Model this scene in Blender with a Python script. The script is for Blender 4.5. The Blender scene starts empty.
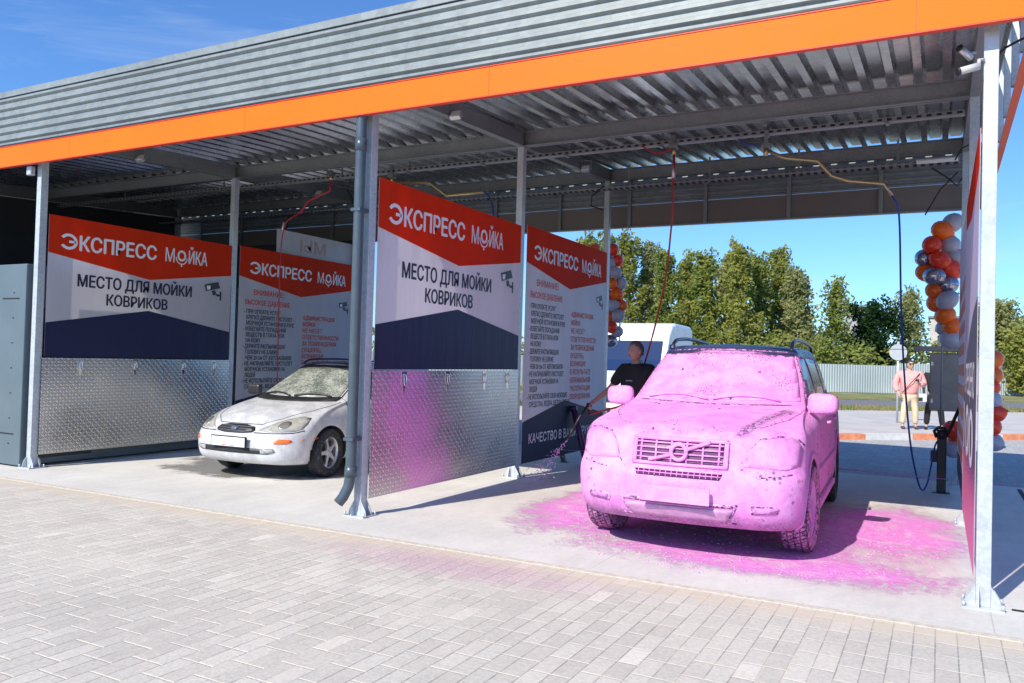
import bpy, bmesh, math, random
from mathutils import Vector, Matrix
from mathutils.bvhtree import BVHTree
from mathutils.geometry import delaunay_2d_cdt
R=math.radians; PI=math.pi
random.seed(7)
sc=bpy.context.scene
COL=sc.collection

# ------------------------------------------------------------ camera
EYE=1.6
F=806.4929; CX,CY=512.0,341.5
_a=Vector((-1006-CX,-(316-CY),-F)); _b=Vector((940-CX,-(370-CY),-F))
_X=(-_a).normalized(); _Y=_b.normalized(); _Y=(_Y-_X*_X.dot(_Y)).normalized(); _Z=_X.cross(_Y)
RW=Matrix((_X,_Y,_Z))            # camera axes -> world (rows are the world axes in camera space)
cam_d=bpy.data.cameras.new('camera'); cam=bpy.data.objects.new('camera',cam_d); COL.objects.link(cam)
cam.matrix_world=Matrix.Translation((0,0,EYE))@RW.to_4x4()
cam_d.sensor_width=36; cam_d.lens=F*36/1024; cam_d.clip_end=2000; cam_d.clip_start=0.05
sc.camera=cam
def ray(px,py): return (RW@Vector((px-CX,-(py-CY),-F))).normalized()
def atz(px,py,z=0.0):
    d=ray(px,py); return Vector((0,0,EYE))+d*((z-EYE)/d.z)
def aty(px,py,y):
    d=ray(px,py); return Vector((0,0,EYE))+d*(y/d.y)
def atx(px,py,x):
    d=ray(px,py); return Vector((0,0,EYE))+d*(x/d.x)

# ------------------------------------------------------------ node helper
class N:
    def __init__(s,name):
        s.m=bpy.data.materials.new(name); s.m.use_nodes=True; s.t=s.m.node_tree
        s.b=s.t.nodes['Principled BSDF']; s.out=s.t.nodes['Material Output']
        s._tc=None
    def n(s,ty,**k):
        x=s.t.nodes.new(ty)
        for a,v in k.items(): setattr(x,a,v)
        return x
    def put(s,sock,v):
        if hasattr(v,'is_output') or isinstance(v,bpy.types.NodeSocket): s.t.links.new(v,sock)
        elif v is not None:
            if isinstance(v,(tuple,list)) and sock.type=='RGBA' and len(v)==3: v=(*v,1)
            sock.default_value=v
    def co(s,kind='Object'):
        if s._tc is None: s._tc=s.n('ShaderNodeTexCoord')
        return s._tc.outputs[kind]
    def pos(s): return s.n('ShaderNodeNewGeometry').outputs['Position']
    def map(s,v,scale=(1,1,1),loc=(0,0,0),rot=(0,0,0)):
        x=s.n('ShaderNodeMapping'); s.put(x.inputs[0],v); x.inputs['Scale'].default_value=scale; x.inputs['Location'].default_value=loc; x.inputs['Rotation'].default_value=rot
        return x.outputs[0]
    def M(s,op,a,b=None,c=None,clamp=False):
        x=s.n('ShaderNodeMath',operation=op); x.use_clamp=clamp
        s.put(x.inputs[0],a)
        if b is not None: s.put(x.inputs[1],b)
        if c is not None: s.put(x.inputs[2],c)
        return x.outputs[0]
    def sep(s,v):
        x=s.n('ShaderNodeSeparateXYZ'); s.put(x.inputs[0],v); return x.outputs
    def comb(s,a=0.0,b=0.0,c=0.0):
        x=s.n('ShaderNodeCombineXYZ'); s.put(x.inputs[0],a); s.put(x.inputs[1],b); s.put(x.inputs[2],c); return x.outputs[0]
    def noise(s,v,scale=5,detail=4,rough=.55,dist=0,col=False):
        x=s.n('ShaderNodeTexNoise'); s.put(x.inputs['Vector'],v); x.inputs['Scale'].default_value=scale
        x.inputs['Detail'].default_value=detail; x.inputs['Roughness'].default_value=rough; x.inputs['Distortion'].default_value=dist
        return x.outputs['Color' if col else 'Fac']
    def vor(s,v,scale=5,feature='F1',out='Distance'):
        x=s.n('ShaderNodeTexVoronoi',feature=feature); s.put(x.inputs['Vector'],v); x.inputs['Scale'].default_value=scale
        return x.outputs[out]
    def white(s,v):
        x=s.n('ShaderNodeTexWhiteNoise',noise_dimensions='3D'); s.put(x.inputs['Vector'],v); return x.outputs['Value']
    def ss(s,v,lo,hi,a=0.0,b=1.0):
        x=s.n('ShaderNodeMapRange',interpolation_type='SMOOTHSTEP'); s.put(x.inputs[0],v)
        for i,q in zip((1,2,3,4),(lo,hi,a,b)): s.put(x.inputs[i],q)
        return x.outputs[0]
    def lin(s,v,lo,hi,a=0.0,b=1.0):
        x=s.n('ShaderNodeMapRange'); s.put(x.inputs[0],v)
        for i,q in zip((1,2,3,4),(lo,hi,a,b)): s.put(x.inputs[i],q)
        return x.outputs[0]
    def mix(s,f,a,b,mode='MIX'):
        x=s.n('ShaderNodeMix',data_type='RGBA',blend_type=mode); s.put(x.inputs[0],f); s.put(x.inputs[6],a); s.put(x.inputs[7],b); return x.outputs[2]
    def bump(s,h,strength=.3,dist=.01,nrm=None):
        x=s.n('ShaderNodeBump'); x.inputs['Strength'].default_value=strength; x.inputs['Distance'].default_value=dist; s.put(x.inputs['Height'],h)
        if nrm: s.put(x.inputs['Normal'],nrm)
        s.put(s.b.inputs['Normal'],x.outputs[0]); return x.outputs[0]
    def set(s,col=None,rough=None,metal=None,**k):
        if col is not None: s.put(s.b.inputs['Base Color'],col)
        if rough is not None: s.put(s.b.inputs['Roughness'],rough)
        if metal is not None: s.put(s.b.inputs['Metallic'],metal)
        for a,v in k.items(): s.put(s.b.inputs[a.replace('_',' ')],v)
        return s

MATS={}
def mat(name,col,rough=.5,metal=0.0,var=.12,scale=6,bump=0.0,spec=None,bscale=60):
    if name in MATS: return MATS[name]
    s=N(name); v=s.co()
    f=s.noise(v,scale,5,.6)
    c2=tuple(min(1,x*(1+var)) for x in col); c1=tuple(x*(1-var) for x in col)
    s.set(s.mix(s.lin(f,.3,.7),c1,c2), s.lin(f,.3,.7,max(0,rough-.06),min(1,rough+.06)), metal)
    if spec is not None: s.b.inputs['Specular IOR Level'].default_value=spec
    if bump: s.bump(s.noise(v,bscale,3),bump,.004)
    MATS[name]=s.m; return s.m

# ------------------------------------------------------------ mesh helper
class MB:
    def __init__(s): s.bm=bmesh.new(); s.mi=0; s.smooth=False
    def quad(s,pts):
        f=s.bm.faces.new([s.bm.verts.new(p) for p in pts]); f.material_index=s.mi; f.smooth=s.smooth; return f
    def box(s,a,b,rz=0,bev=0.0,M=None):
        x0,y0,z0=[min(p,q) for p,q in zip(a,b)]; x1,y1,z1=[max(p,q) for p,q in zip(a,b)]
        c=Vector(((x0+x1)/2,(y0+y1)/2,(z0+z1)/2))
        r=bmesh.ops.create_cube(s.bm,size=1)
        vs=r['verts']
        T=Matrix.Translation(c)@Matrix.Rotation(rz,4,'Z')@Matrix.Diagonal((x1-x0,y1-y0,z1-z0,1))
        if M: T=M@T
        bmesh.ops.transform(s.bm,matrix=T,verts=vs)
        fs=set(f for v in vs for f in v.link_faces)
        for f in fs: f.material_index=s.mi
        if bev:
            es=list(set(e for v in vs for e in v.link_edges))
            rr=bmesh.ops.bevel(s.bm,geom=es,offset=bev,segments=2,affect='EDGES',profile=.5)
            for f in rr['faces']: f.material_index=s.mi
        return s
    def tube(s,pts,r,seg=8,cap=True,close=False):
        pts=[Vector(p) for p in pts]; n=len(pts)
        rs=r if isinstance(r,(list,tuple)) else [r]*n
        rings=[]; up=None
        for i,p in enumerate(pts):
            t=(pts[min(i+1,n-1)]-pts[max(i-1,0)])
            if t.length<1e-9: t=Vector((0,0,1))
            t.normalize()
            if up is None:
                up=Vector((0,0,1)) if abs(t.z)<.9 else Vector((1,0,0))
            u=(up-t*up.dot(t)); 
            if u.length<1e-6: u=t.orthogonal()
            u.normalize(); w=t.cross(u); up=u
            rings.append([s.bm.verts.new(p+(u*math.cos(2*PI*k/seg)+w*math.sin(2*PI*k/seg))*rs[i]) for k in range(seg)])
        for a,b in zip(rings,rings[1:]):
            for k in range(seg):
                f=s.bm.faces.new((a[k],a[(k+1)%seg],b[(k+1)%seg],b[k])); f.smooth=seg>4; f.material_index=s.mi
        if cap:
            for q in (rings[0][::-1],rings[-1]):
                f=s.bm.faces.new(q); f.material_index=s.mi
        return s
    def bar(s,a,b,w,h,up=(0,0,1)):
        a=Vector(a);b=Vector(b); t=(b-a).normalized(); up=Vector(up); x=t.cross(up)
        if x.length<1e-5: x=t.cross(Vector((1,0,0)))
        x.normalize(); u=x.cross(t).normalized()
        q=[[s.bm.verts.new(p+x*sx*w/2+u*sz*h/2) for sx,sz in((-1,-1),(1,-1),(1,1),(-1,1))] for p in(a,b)]
        for k in range(4):
            f=s.bm.faces.new((q[0][k],q[0][(k+1)%4],q[1][(k+1)%4],q[1][k])); f.material_index=s.mi
        for g in(q[0][::-1],q[1]):
            f=s.bm.faces.new(g); f.material_index=s.mi
        return s
    def lathe(s,prof,c=(0,0,0),axis='Z',seg=24,M=None):
        # prof list of (r,h)
        T=Matrix.Translation(c)
        if axis=='X': T=T@Matrix.Rotation(PI/2,4,'Y')
        if axis=='Y': T=T@Matrix.Rotation(-PI/2,4,'X')
        if M: T=M@T
        rings=[]
        for r,h in prof:
            if r<1e-6: rings.append([s.bm.verts.new(T@Vector((0,0,h)))])
            else: rings.append([s.bm.verts.new(T@Vector((r*math.cos(2*PI*k/seg),r*math.sin(2*PI*k/seg),h))) for k in range(seg)])
        for a,b in zip(rings,rings[1:]):
            for k in range(seg):
                k2=(k+1)%seg
                if len(a)==1 and len(b)==1: continue
                if len(a)==1: vs=(a[0],b[k2],b[k])
                elif len(b)==1: vs=(a[k],a[k2],b[0])
                else: vs=(a[k],a[k2],b[k2],b[k])
                f=s.bm.faces.new(vs); f.smooth=True; f.material_index=s.mi
        return s
    def prism(s,poly,d0,d1,plane='XZ',M=None):
        # poly in plane coordinates, extruded between d0,d1 along the third axis
        def P(u,v,d):
            p={'XZ':(u,d,v),'YZ':(d,u,v),'XY':(u,v,d)}[plane]; p=Vector(p); return M@p if M else p
        a=[s.bm.verts.new(P(u,v,d0)) for u,v in poly]; b=[s.bm.verts.new(P(u,v,d1)) for u,v in poly]
        n=len(poly)
        for k in range(n):
            f=s.bm.faces.new((a[k],a[(k+1)%n],b[(k+1)%n],b[k])); f.material_index=s.mi
        for g in(a[::-1],b):
            f=s.bm.faces.new(g); f.material_index=s.mi
        return s
    def ball(s,c,r,sx=1,sy=1,sz=1,sub=2,M=None):
        q=bmesh.ops.create_icosphere(s.bm,subdivisions=sub,radius=r)
        T=Matrix.Translation(c)@Matrix.Diagonal((sx,sy,sz,1))
        if M: T=M@T
        bmesh.ops.transform(s.bm,matrix=T,verts=q['verts'])
        for f in set(f for v in q['verts'] for f in v.link_faces): f.smooth=True; f.material_index=s.mi
        return s
    def build(s,name,m,parent=None,loc=None,rz=None,norm=True):
        if norm: bmesh.ops.recalc_face_normals(s.bm,faces=s.bm.faces[:])
        me=bpy.data.meshes.new(name); s.bm.to_mesh(me); s.bm.free()
        for x in (m if isinstance(m,(list,tuple)) else [m]): me.materials.append(x)
        o=bpy.data.objects.new(name,me); COL.objects.link(o)
        if parent: o.parent=parent
        if loc is not None: o.location=loc
        if rz is not None: o.rotation_euler.z=rz
        return o
def tag(o,label,cat=None,group=None,kind=None):
    if label: o['label']=label
    if cat: o['category']=cat
    if group: o['group']=group
    if kind: o['kind']=kind
    return o
def thing(name,label,cat,loc=(0,0,0),rz=0,group=None):
    o=bpy.data.objects.new(name,None); COL.objects.link(o); o.location=loc; o.rotation_euler.z=rz; o.empty_display_size=.2
    return tag(o,label,cat,group)
def kids(o): return [c for c in bpy.data.objects if c.parent==o]
def copy_tree(o,parent=None):
    c=o.copy(); COL.objects.link(c)
    if parent: c.parent=parent
    for k in kids(o): copy_tree(k,c)
    return c
def dup(o,label,loc=None,rz=None):
    c=copy_tree(o); c['label']=label
    if loc is not None: c.location=loc
    if rz is not None: c.rotation_euler.z=rz
    return c
def evalmesh(o):
    bpy.context.view_layer.update()
    dg=bpy.context.evaluated_depsgraph_get()
    return bpy.data.meshes.new_from_object(o.evaluated_get(dg))
def bake(o):
    me=evalmesh(o); o.modifiers.clear(); old=o.data; o.data=me; bpy.data.meshes.remove(old); return o
def smooth(o):
    for p in o.data.polygons: p.use_smooth=True
    return o
SUNROT=math.atan2(-.30,-1.13)%(2*PI)
# ------------------------------------------------------------ materials
def m_paver(name,base,stain):
    s=N(name); p=s.co('Object'); x,y,z=s.sep(p)[:3]
    u=s.M('DIVIDE',x,.1155); row=s.M('FLOOR',u); pair=s.M('FLOOR',s.M('DIVIDE',u,2.0))
    v=s.M('ADD',s.M('DIVIDE',y,.236),s.M('MULTIPLY',s.M('MODULO',s.M('ADD',pair,2000.0),2.0),.5)); bv=s.M('FLOOR',v)
    fu=s.M('ABSOLUTE',s.M('SUBTRACT',s.M('FRACT',u),.5)); fv=s.M('ABSOLUTE',s.M('SUBTRACT',s.M('FRACT',v),.5))
    wob=s.M('MULTIPLY',s.M('SUBTRACT',s.noise(p,38,3),.5),.05)
    ju=s.ss(s.M('ADD',fu,wob),.455,.495); jv=s.ss(s.M('ADD',fv,wob),.462,.488)
    idv=s.comb(row,bv,.5); r1=s.white(idv); r2=s.white(s.comb(row,bv,7.3))
    k=s.M('ADD',.88,s.M('MULTIPLY',s.M('POWER',r1,1.3),.15))
    k=s.M('ADD',k,s.M('MULTIPLY',s.M('SUBTRACT',s.noise(p,45,5,.7),.5),.75))
    k=s.M('ADD',k,s.M('MULTIPLY',s.M('SUBTRACT',s.noise(p,1.1,4,.6),.5),.35))
    k=s.M('ADD',k,s.ss(r2,.965,1.0,0.0,.22))
    c=s.mix(1.0,base,s.comb(k,k,k),'MULTIPLY')
    c=s.mix(s.M('MULTIPLY',r2,.12),c,(.48,.38,.34))
    c=s.mix(s.ss(s.noise(p,.55,7,.72),.50,.70,0.0,.42),c,(.33,.31,.28)); c=s.mix(s.ss(s.vor(p,2.3),.035,.015,0.0,.8),c,(.12,.11,.10))
    # sand in the joints, light across and darker along the rows
    sand=s.mix(s.ss(s.noise(p,2.2,3),.42,.6),(.24,.225,.21),(.66,.55,.43))
    ju=s.M('MULTIPLY',ju,s.ss(s.noise(p,5,3),.25,.55,.45,1.0))
    c=s.mix(s.M('MULTIPLY',ju,.75),c,s.mix(s.ss(s.noise(s.map(p,(1,1,1),(9,3,0)),.9,2),.4,.62),(.2,.19,.185),sand))
    c=s.mix(s.M('MULTIPLY',s.M('MULTIPLY',jv,s.ss(s.noise(p,4,3),.3,.55,.35,1.0)),.9),c,(.72,.64,.52))
    if stain:   # sand drift along the slab and thin pink overspray
        d=s.M('ABSOLUTE',s.M('SUBTRACT',y,5.62)); nz=s.noise(p,9,5,.7)
        c=s.mix(s.M('MULTIPLY',s.ss(s.M('ADD',d,s.M('MULTIPLY',s.M('SUBTRACT',nz,.5),.5)),.3,.0),.6),c,(.6,.5,.38))
        ex=s.M('DIVIDE',s.M('ADD',x,3.3),1.7); ey=s.M('DIVIDE',s.M('SUBTRACT',y,5.3),.42)
        dd=s.M('SQRT',s.M('ADD',s.M('MULTIPLY',ex,ex),s.M('MULTIPLY',ey,ey)))
        mk=s.M('MULTIPLY',s.ss(dd,1.05,.2),s.ss(s.noise(p,60,4,.8),.38,.6))
        c=s.mix(s.M('MULTIPLY',mk,.75),c,(.50,.27,.36))
    s.set(c,.88,0.0); s.b.inputs['Specular IOR Level'].default_value=.25
    h=s.M('SUBTRACT',s.M('ADD',s.M('MULTIPLY',s.noise(p,80,4),.35),s.M('MULTIPLY',r1,.15)),s.M('MAXIMUM',ju,jv))
    s.bump(h,.55,.006); return s.m
def ell(s,x,y,cx_,cy_,rx,ry,nz,amp):
    a=s.M('DIVIDE',s.M('SUBTRACT',x,cx_),rx); b=s.M('DIVIDE',s.M('SUBTRACT',y,cy_),ry)
    d=s.M('SQRT',s.M('ADD',s.M('MULTIPLY',a,a),s.M('MULTIPLY',b,b)))
    return s.M('ADD',d,s.M('MULTIPLY',s.M('SUBTRACT',nz,.5),amp))
def m_concrete():
    s=N('concrete'); p=s.co('Object'); x,y,z=s.sep(p)[:3]
    n1=s.noise(p,.9,6,.65); n2=s.noise(p,22,6,.7); n3=s.noise(s.map(p,(1,.25,1)),6,5,.7)
    k=s.M('ADD',.62,s.M('MULTIPLY',n1,.45)); k=s.M('ADD',k,s.M('MULTIPLY',s.M('SUBTRACT',n2,.5),.25)); k=s.M('ADD',k,s.M('MULTIPLY',s.M('SUBTRACT',n3,.5),.25))
    c=s.mix(1.0,(.72,.69,.635),s.comb(k,k,k),'MULTIPLY')
    # saw-cut joints
    jt=s.M('ABSOLUTE',s.M('SUBTRACT',s.M('FRACT',s.M('DIVIDE',s.M('ADD',x,5.02),2.67)),.5))
    c=s.mix(s.ss(jt,.4975,.4995,0.0,.35),c,(.2,.2,.19))
    # damp patches under the white car
    wz=s.noise(p,2.2,5,.65)
    wet=s.M('MAXIMUM',s.ss(ell(s,x,y,-8.3,8.3,1.45,1.15,wz,1.3),1.0,.75),s.ss(ell(s,x,y,-7.6,9.6,1.5,2.0,wz,1.2),1.0,.75))
    c=s.mix(s.M('MULTIPLY',wet,.62),c,(.13,.12,.10))
    # pink foam lying on the slab
    fz=s.noise(p,1.7,6,.6,1.0); fine=s.noise(p,85,4,.85); mid=s.noise(p,14,5,.8)
    e1=ell(s,x,y,-1.9,7.75,1.6,1.25,fz,1.0); e2=ell(s,x,y,-.48,8.9,.78,1.45,fz,1.1); e3=ell(s,x,y,-3.35,8.4,.62,1.6,fz,1.1); e4=ell(s,x,y,-1.3,6.9,1.5,.55,fz,.9)
    e=s.M('MINIMUM',s.M('MINIMUM',e1,e4),s.M('MINIMUM',e2,e3))
    thick=s.ss(s.M('ADD',e,s.M('ADD',s.M('MULTIPLY',s.M('SUBTRACT',fine,.5),2.1),s.M('MULTIPLY',s.M('SUBTRACT',mid,.5),1.3))),1.0,.74)
    halo=s.M('MULTIPLY',s.ss(ell(s,x,y,-1.35,8.0,1.75,1.75,fz,.9),1.2,.5),s.ss(s.M('ADD',s.M('MULTIPLY',fine,.6),s.M('MULTIPLY',mid,.5)),.42,.68,0.0,.85))
    fm=s.M('MULTIPLY',s.M('MAXIMUM',thick,s.M('MULTIPLY',halo,.7)),s.ss(s.noise(p,3.1,5,.7,.6),.34,.52,.45,.97))
    c=s.mix(fm,c,s.mix(s.ss(s.M('ADD',s.M('MULTIPLY',mid,.6),s.M('MULTIPLY',fine,.4)),.38,.62),(.74,.17,.60),(.82,.36,.73)))
    rg=s.mix(wet,(.8,.8,.8),(.22,.22,.22)); s.set(c,rg,0.0); s.b.inputs['Specular IOR Level'].default_value=.35
    s.bump(s.M('ADD',s.M('MULTIPLY',n2,.5),s.M('MULTIPLY',s.M('MULTIPLY',fm,s.M('ADD',fine,mid)),1.6)),.6,.012); return s.m
def m_tread(name='tread_plate',foam=False):
    s=N(name); p=s.co('Object'); x,y,z=s.sep(p)[:3]
    u=s.M('DIVIDE',y,.044); v=s.M('DIVIDE',z,.044)
    fu=s.M('SUBTRACT',s.M('FRACT',u),.5); fv=s.M('SUBTRACT',s.M('FRACT',v),.5)
    par=s.M('MODULO',s.M('ADD',s.M('ADD',s.M('FLOOR',u),s.M('FLOOR',v)),4000.0),2.0); sg=s.M('SUBTRACT',s.M('MULTIPLY',par,2.0),1.0)
    a=s.M('MULTIPLY',s.M('ADD',fu,s.M('MULTIPLY',sg,fv)),.7071); b=s.M('MULTIPLY',s.M('SUBTRACT',fu,s.M('MULTIPLY',sg,fv)),.7071)
    d=s.M('ADD',s.M('POWER',s.M('ABSOLUTE',s.M('DIVIDE',a,.56)),2.0),s.M('POWER',s.M('ABSOLUTE',s.M('DIVIDE',b,.17)),2.0))
    h=s.ss(d,1.0,.2)
    nz=s.noise(p,3,4); mot=s.noise(p,40,3)
    s.set(s.mix(h,(.50,.50,.50),(.92,.92,.91)),s.M('ADD',s.lin(nz,.3,.7,.24,.34),s.M('MULTIPLY',h,-.06)),1.0)
    if foam:  # pink speckled tint painted into the plate colour to strengthen the car's reflection
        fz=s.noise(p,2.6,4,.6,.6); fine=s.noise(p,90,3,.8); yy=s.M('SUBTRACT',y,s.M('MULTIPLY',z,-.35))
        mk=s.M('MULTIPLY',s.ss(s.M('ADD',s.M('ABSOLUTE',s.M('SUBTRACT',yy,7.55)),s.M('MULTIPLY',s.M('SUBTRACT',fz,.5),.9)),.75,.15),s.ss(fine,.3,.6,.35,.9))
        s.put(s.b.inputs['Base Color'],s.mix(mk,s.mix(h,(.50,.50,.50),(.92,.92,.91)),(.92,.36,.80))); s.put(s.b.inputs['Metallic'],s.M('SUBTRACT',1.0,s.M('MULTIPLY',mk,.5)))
    s.bump(h,.45,.005)
    return s.m
def m_galv(name,col,rough=.42,metal=.85,sc_=14):
    s=N(name); p=s.co('Object'); v=s.vor(p,sc_*3,'F1','Color'); g=s.sep(v)[0]; n=s.noise(p,2.5,5,.65)
    k=s.M('ADD',.82,s.M('ADD',s.M('MULTIPLY',g,.16),s.M('MULTIPLY',s.M('SUBTRACT',n,.5),.5)))
    s.set(s.mix(1.0,col,s.comb(k,k,k),'MULTIPLY'),s.M('ADD',rough-.08,s.M('MULTIPLY',n,.2)),metal)
    s.bump(s.noise(p,9,3),.12,.004); return s.m
def m_foamcar(holes=True):
    s=N('pink_foam'); p=s.co('Object'); x,y,z=s.sep(p)[:3]
    n1=s.noise(p,5,6,.7); fine=s.noise(p,70,4,.8); n2=s.noise(s.map(p,(2.0,1.2,1.0)),3,5,.6)
    c=s.mix(s.ss(n1,.35,.65),(.79,.25,.66),(.83,.37,.75)); c=s.mix(s.ss(fine,.50,.70,0.0,.45),c,(.70,.22,.58))
    # bare wet spots: small holes that come in drifts
    v1=s.vor(s.map(p,(1,.6,1.3)),52,'F1'); drift=s.ss(s.M('ADD',s.noise(p,3.2,4,.6),s.ss(z,1.45,1.7,0.0,.08)),.53,.66)
    hole=s.M('MULTIPLY',s.ss(s.M('ADD',v1,s.M('MULTIPLY',s.M('SUBTRACT',fine,.5),.7)),.31,.22),drift)
    v2=s.vor(s.map(p,(1.0,.35,1.0),rot=(0,0,.35)),17,'F1'); d2=s.ss(s.noise(s.map(p,loc=(4,2,7)),2.3,3,.5),.57,.66)
    hole=s.M('MAXIMUM',hole,s.M('MULTIPLY',s.ss(s.M('ADD',v2,s.M('MULTIPLY',s.M('SUBTRACT',fine,.5),.9)),.26,.15),d2))
    # a run of bare patches down the driver side of the bonnet
    lx=s.M('SUBTRACT',x,s.M('ADD',.42,s.M('MULTIPLY',y,.24))); run=s.M('MULTIPLY',s.ss(s.M('ABSOLUTE',lx),.075,.0),s.M('MULTIPLY',s.ss(z,1.0,1.04),s.ss(y,1.28,1.2)))
    hole=s.M('MAXIMUM',hole,s.M('MULTIPLY',run,s.ss(s.noise(p,30,5,.85),.49,.53)))
    low=s.ss(s.M('ADD',z,s.M('MULTIPLY',s.M('SUBTRACT',n2,.5),.4)),.48,.22)
    hole=s.M('MAXIMUM',hole,s.M('MULTIPLY',low,s.ss(fine,.44,.6,.0,.7)))
    # bare roof and the upper rear quarter
    roof=s.M('MULTIPLY',s.ss(s.M('ADD',z,s.M('MULTIPLY',s.M('SUBTRACT',s.noise(p,12,4,.7),.5),.08)),1.685,1.705),s.ss(s.M('ADD',y,s.M('MULTIPLY',s.M('SUBTRACT',s.noise(p,9,4),.5),.12)),2.02,2.1))
    rear=s.ss(s.M('ADD',y,s.M('MULTIPLY',s.M('SUBTRACT',n1,.5),1.6)),3.3,4.2,0.0,.7)
    bare=s.M('MAXIMUM',s.M('MAXIMUM',hole,roof),s.M('MULTIPLY',rear,s.ss(fine,.3,.6)))
    c=s.mix(bare,c,(.045,.05,.13))
    if not holes: bare=s.M('MULTIPLY',bare,0.0); c=s.mix(s.ss(fine,.50,.70,0.0,.4),s.mix(s.ss(n1,.35,.65),(.79,.25,.66),(.83,.37,.75)),(.70,.22,.58))
    s.set(c,s.mix(bare,(.62,.62,.62),(.16,.16,.16)) if holes else .62,0.0)
    s.b.inputs['Subsurface Weight'].default_value=.0
    hh=s.M('SUBTRACT',s.M('ADD',s.M('MULTIPLY',n1,.8),s.M('MULTIPLY',fine,.35)),s.M('MULTIPLY',bare,.8))
    s.bump(s.M('ADD',hh,s.M('MULTIPLY',s.noise(p,22,4,.7),.5)),.75,.016); return s.m
def m_whitecar():
    s=N('wet_white_paint'); p=s.co('Object'); x,y,z=s.sep(p)[:3]
    n1=s.noise(s.map(p,(1,1,.6)),4,6,.7); fine=s.noise(p,60,4,.8)
    c=s.mix(s.ss(s.M('ADD',n1,s.M('MULTIPLY',s.M('SUBTRACT',fine,.5),.3)),.4,.62),(.50,.50,.51),(.68,.68,.69))
    s.set(c,s.lin(fine,.3,.7,.22,.5),0.0,Coat_Weight=.5); s.bump(s.noise(p,55,4,.7),.10,.004); return s.m
def m_tyre(name,foam):
    s=N(name); p=s.co('Object'); x,y,z=s.sep(p)[:3]
    ang=s.M('ARCTAN2',z,y); rr=s.M('SQRT',s.M('ADD',s.M('MULTIPLY',y,y),s.M('MULTIPLY',z,z)))
    blk=s.M('MAXIMUM',s.ss(s.M('ABSOLUTE',s.M('SUBTRACT',s.M('FRACT',s.M('ADD',s.M('MULTIPLY',ang,9.5),s.M('MULTIPLY',x,14.0))),.5)),.34,.42),s.ss(s.M('ABSOLUTE',s.M('SUBTRACT',s.M('FRACT',s.M('MULTIPLY',x,19.0)),.5)),.36,.42))
    tread=s.ss(rr,.335,.35); g=s.M('MULTIPLY',blk,tread)
    c=s.mix(g,(.022,.022,.024),(.006,.006,.007)); n=s.noise(p,30,4,.75)
    if foam: c=s.mix(s.M('MULTIPLY',s.ss(n,.36,.6),s.mix(g,(.85,.85,.85),(.25,.25,.25))),c,(.78,.30,.66))
    else: c=s.mix(s.ss(n,.5,.75,0.0,.45),c,(.3,.3,.3))
    s.set(c,.75,0.0); s.bump(s.M('SUBTRACT',1.0,g),.8,.012); return s.m
def m_leaf(name,a,b,c3):
    s=N(name); r=s.n('ShaderNodeObjectInfo'); p=s.pos(); 
    g=s.white(s.map(p,(3,3,3))); nz=s.noise(p,.9,3,.6)
    c=s.mix(s.ss(nz,.35,.65),a,b); c=s.mix(s.ss(s.noise(p,7,3,.7),.5,.75,0,.8),c,c3)
    s.set(c,.6,0.0); s.b.inputs['Specular IOR Level'].default_value=.2
    tr=s.n('ShaderNodeBsdfTranslucent'); s.put(tr.inputs[0],c); mx=s.n('ShaderNodeMixShader'); mx.inputs[0].default_value=.5
    s.t.links.new(s.b.outputs[0],mx.inputs[1]); s.t.links.new(tr.outputs[0],mx.inputs[2]); s.t.links.new(mx.outputs[0],s.out.inputs[0]); return s.m
def m_cloth(name,col,tl=.45,rough=.45):
    s=N(name); p=s.co('Object'); n=s.noise(s.map(p,(1,1.2,.35)),2.2,4,.55)
    c=s.mix(s.ss(n,.3,.7),tuple(q*.93 for q in col),col); s.set(c,rough,0.0); s.b.inputs['Specular IOR Level'].default_value=.35
    wr=s.noise(s.map(p,(1,5,.7)),1.6,3,.5); nb=s.bump(wr,.35,.02)
    tr=s.n('ShaderNodeBsdfTranslucent'); s.put(tr.inputs[0],c); s.put(tr.inputs[1],nb); mx=s.n('ShaderNodeMixShader'); mx.inputs[0].default_value=tl
    s.t.links.new(s.b.outputs[0],mx.inputs[1]); s.t.links.new(tr.outputs[0],mx.inputs[2]); s.t.links.new(mx.outputs[0],s.out.inputs[0]); return s.m
def m_grass(name,a,b):
    s=N(name); p=s.co('Object'); n=s.noise(p,3,6,.75); n2=s.noise(p,.35,4,.6)
    s.set(s.mix(s.ss(s.M('ADD',s.M('MULTIPLY',n,.5),s.M('MULTIPLY',n2,.5)),.38,.6),a,b),.9,0.0); s.bump(n,.6,.03); return s.m
MP=m_paver('grey_paving_blocks',(.575,.54,.475),True)
MP2=m_paver('yard_paving_blocks',(.42,.42,.42),False)
MC=m_concrete(); MT=m_tread(); MTPINK=m_tread('pink_reflection_tread_plate',True)
GALV=m_galv('galvanised_steel',(.30,.315,.32),.42,.55)
POST=m_galv('galvanised_post',(.56,.60,.63),.40,.25)
DECK=m_galv('profiled_deck_steel',(.52,.53,.54),.24,1.0,4)
CLAD=m_galv('grey_cladding',(.27,.30,.30),.42,.15,5)
ORANGE=mat('orange_cladding',(.86,.15,.0),.55,0,.06,.7,0,.25)
REDTRIM=mat('red_trim',(.62,.05,.015),.4,0,.06)
ORPAINT=mat('orange_red_primer',(.62,.11,.04),.5,0,.15)
BLACK=mat('black_plastic',(.02,.02,.022),.45,0,.2)
RUB=mat('black_rubber',(.018,.018,.018),.7,0,.2)
DARKM=mat('dark_interior',(.012,.012,.014),.8,0,.2)
FOAM=m_foamcar(); WPAINT=m_whitecar(); TYF=m_tyre('foamy_tyre',True); TYW=m_tyre('wet_tyre',False)
SILVER=mat('silver_alloy',(.62,.62,.63),.32,.7,.1,20)
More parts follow.
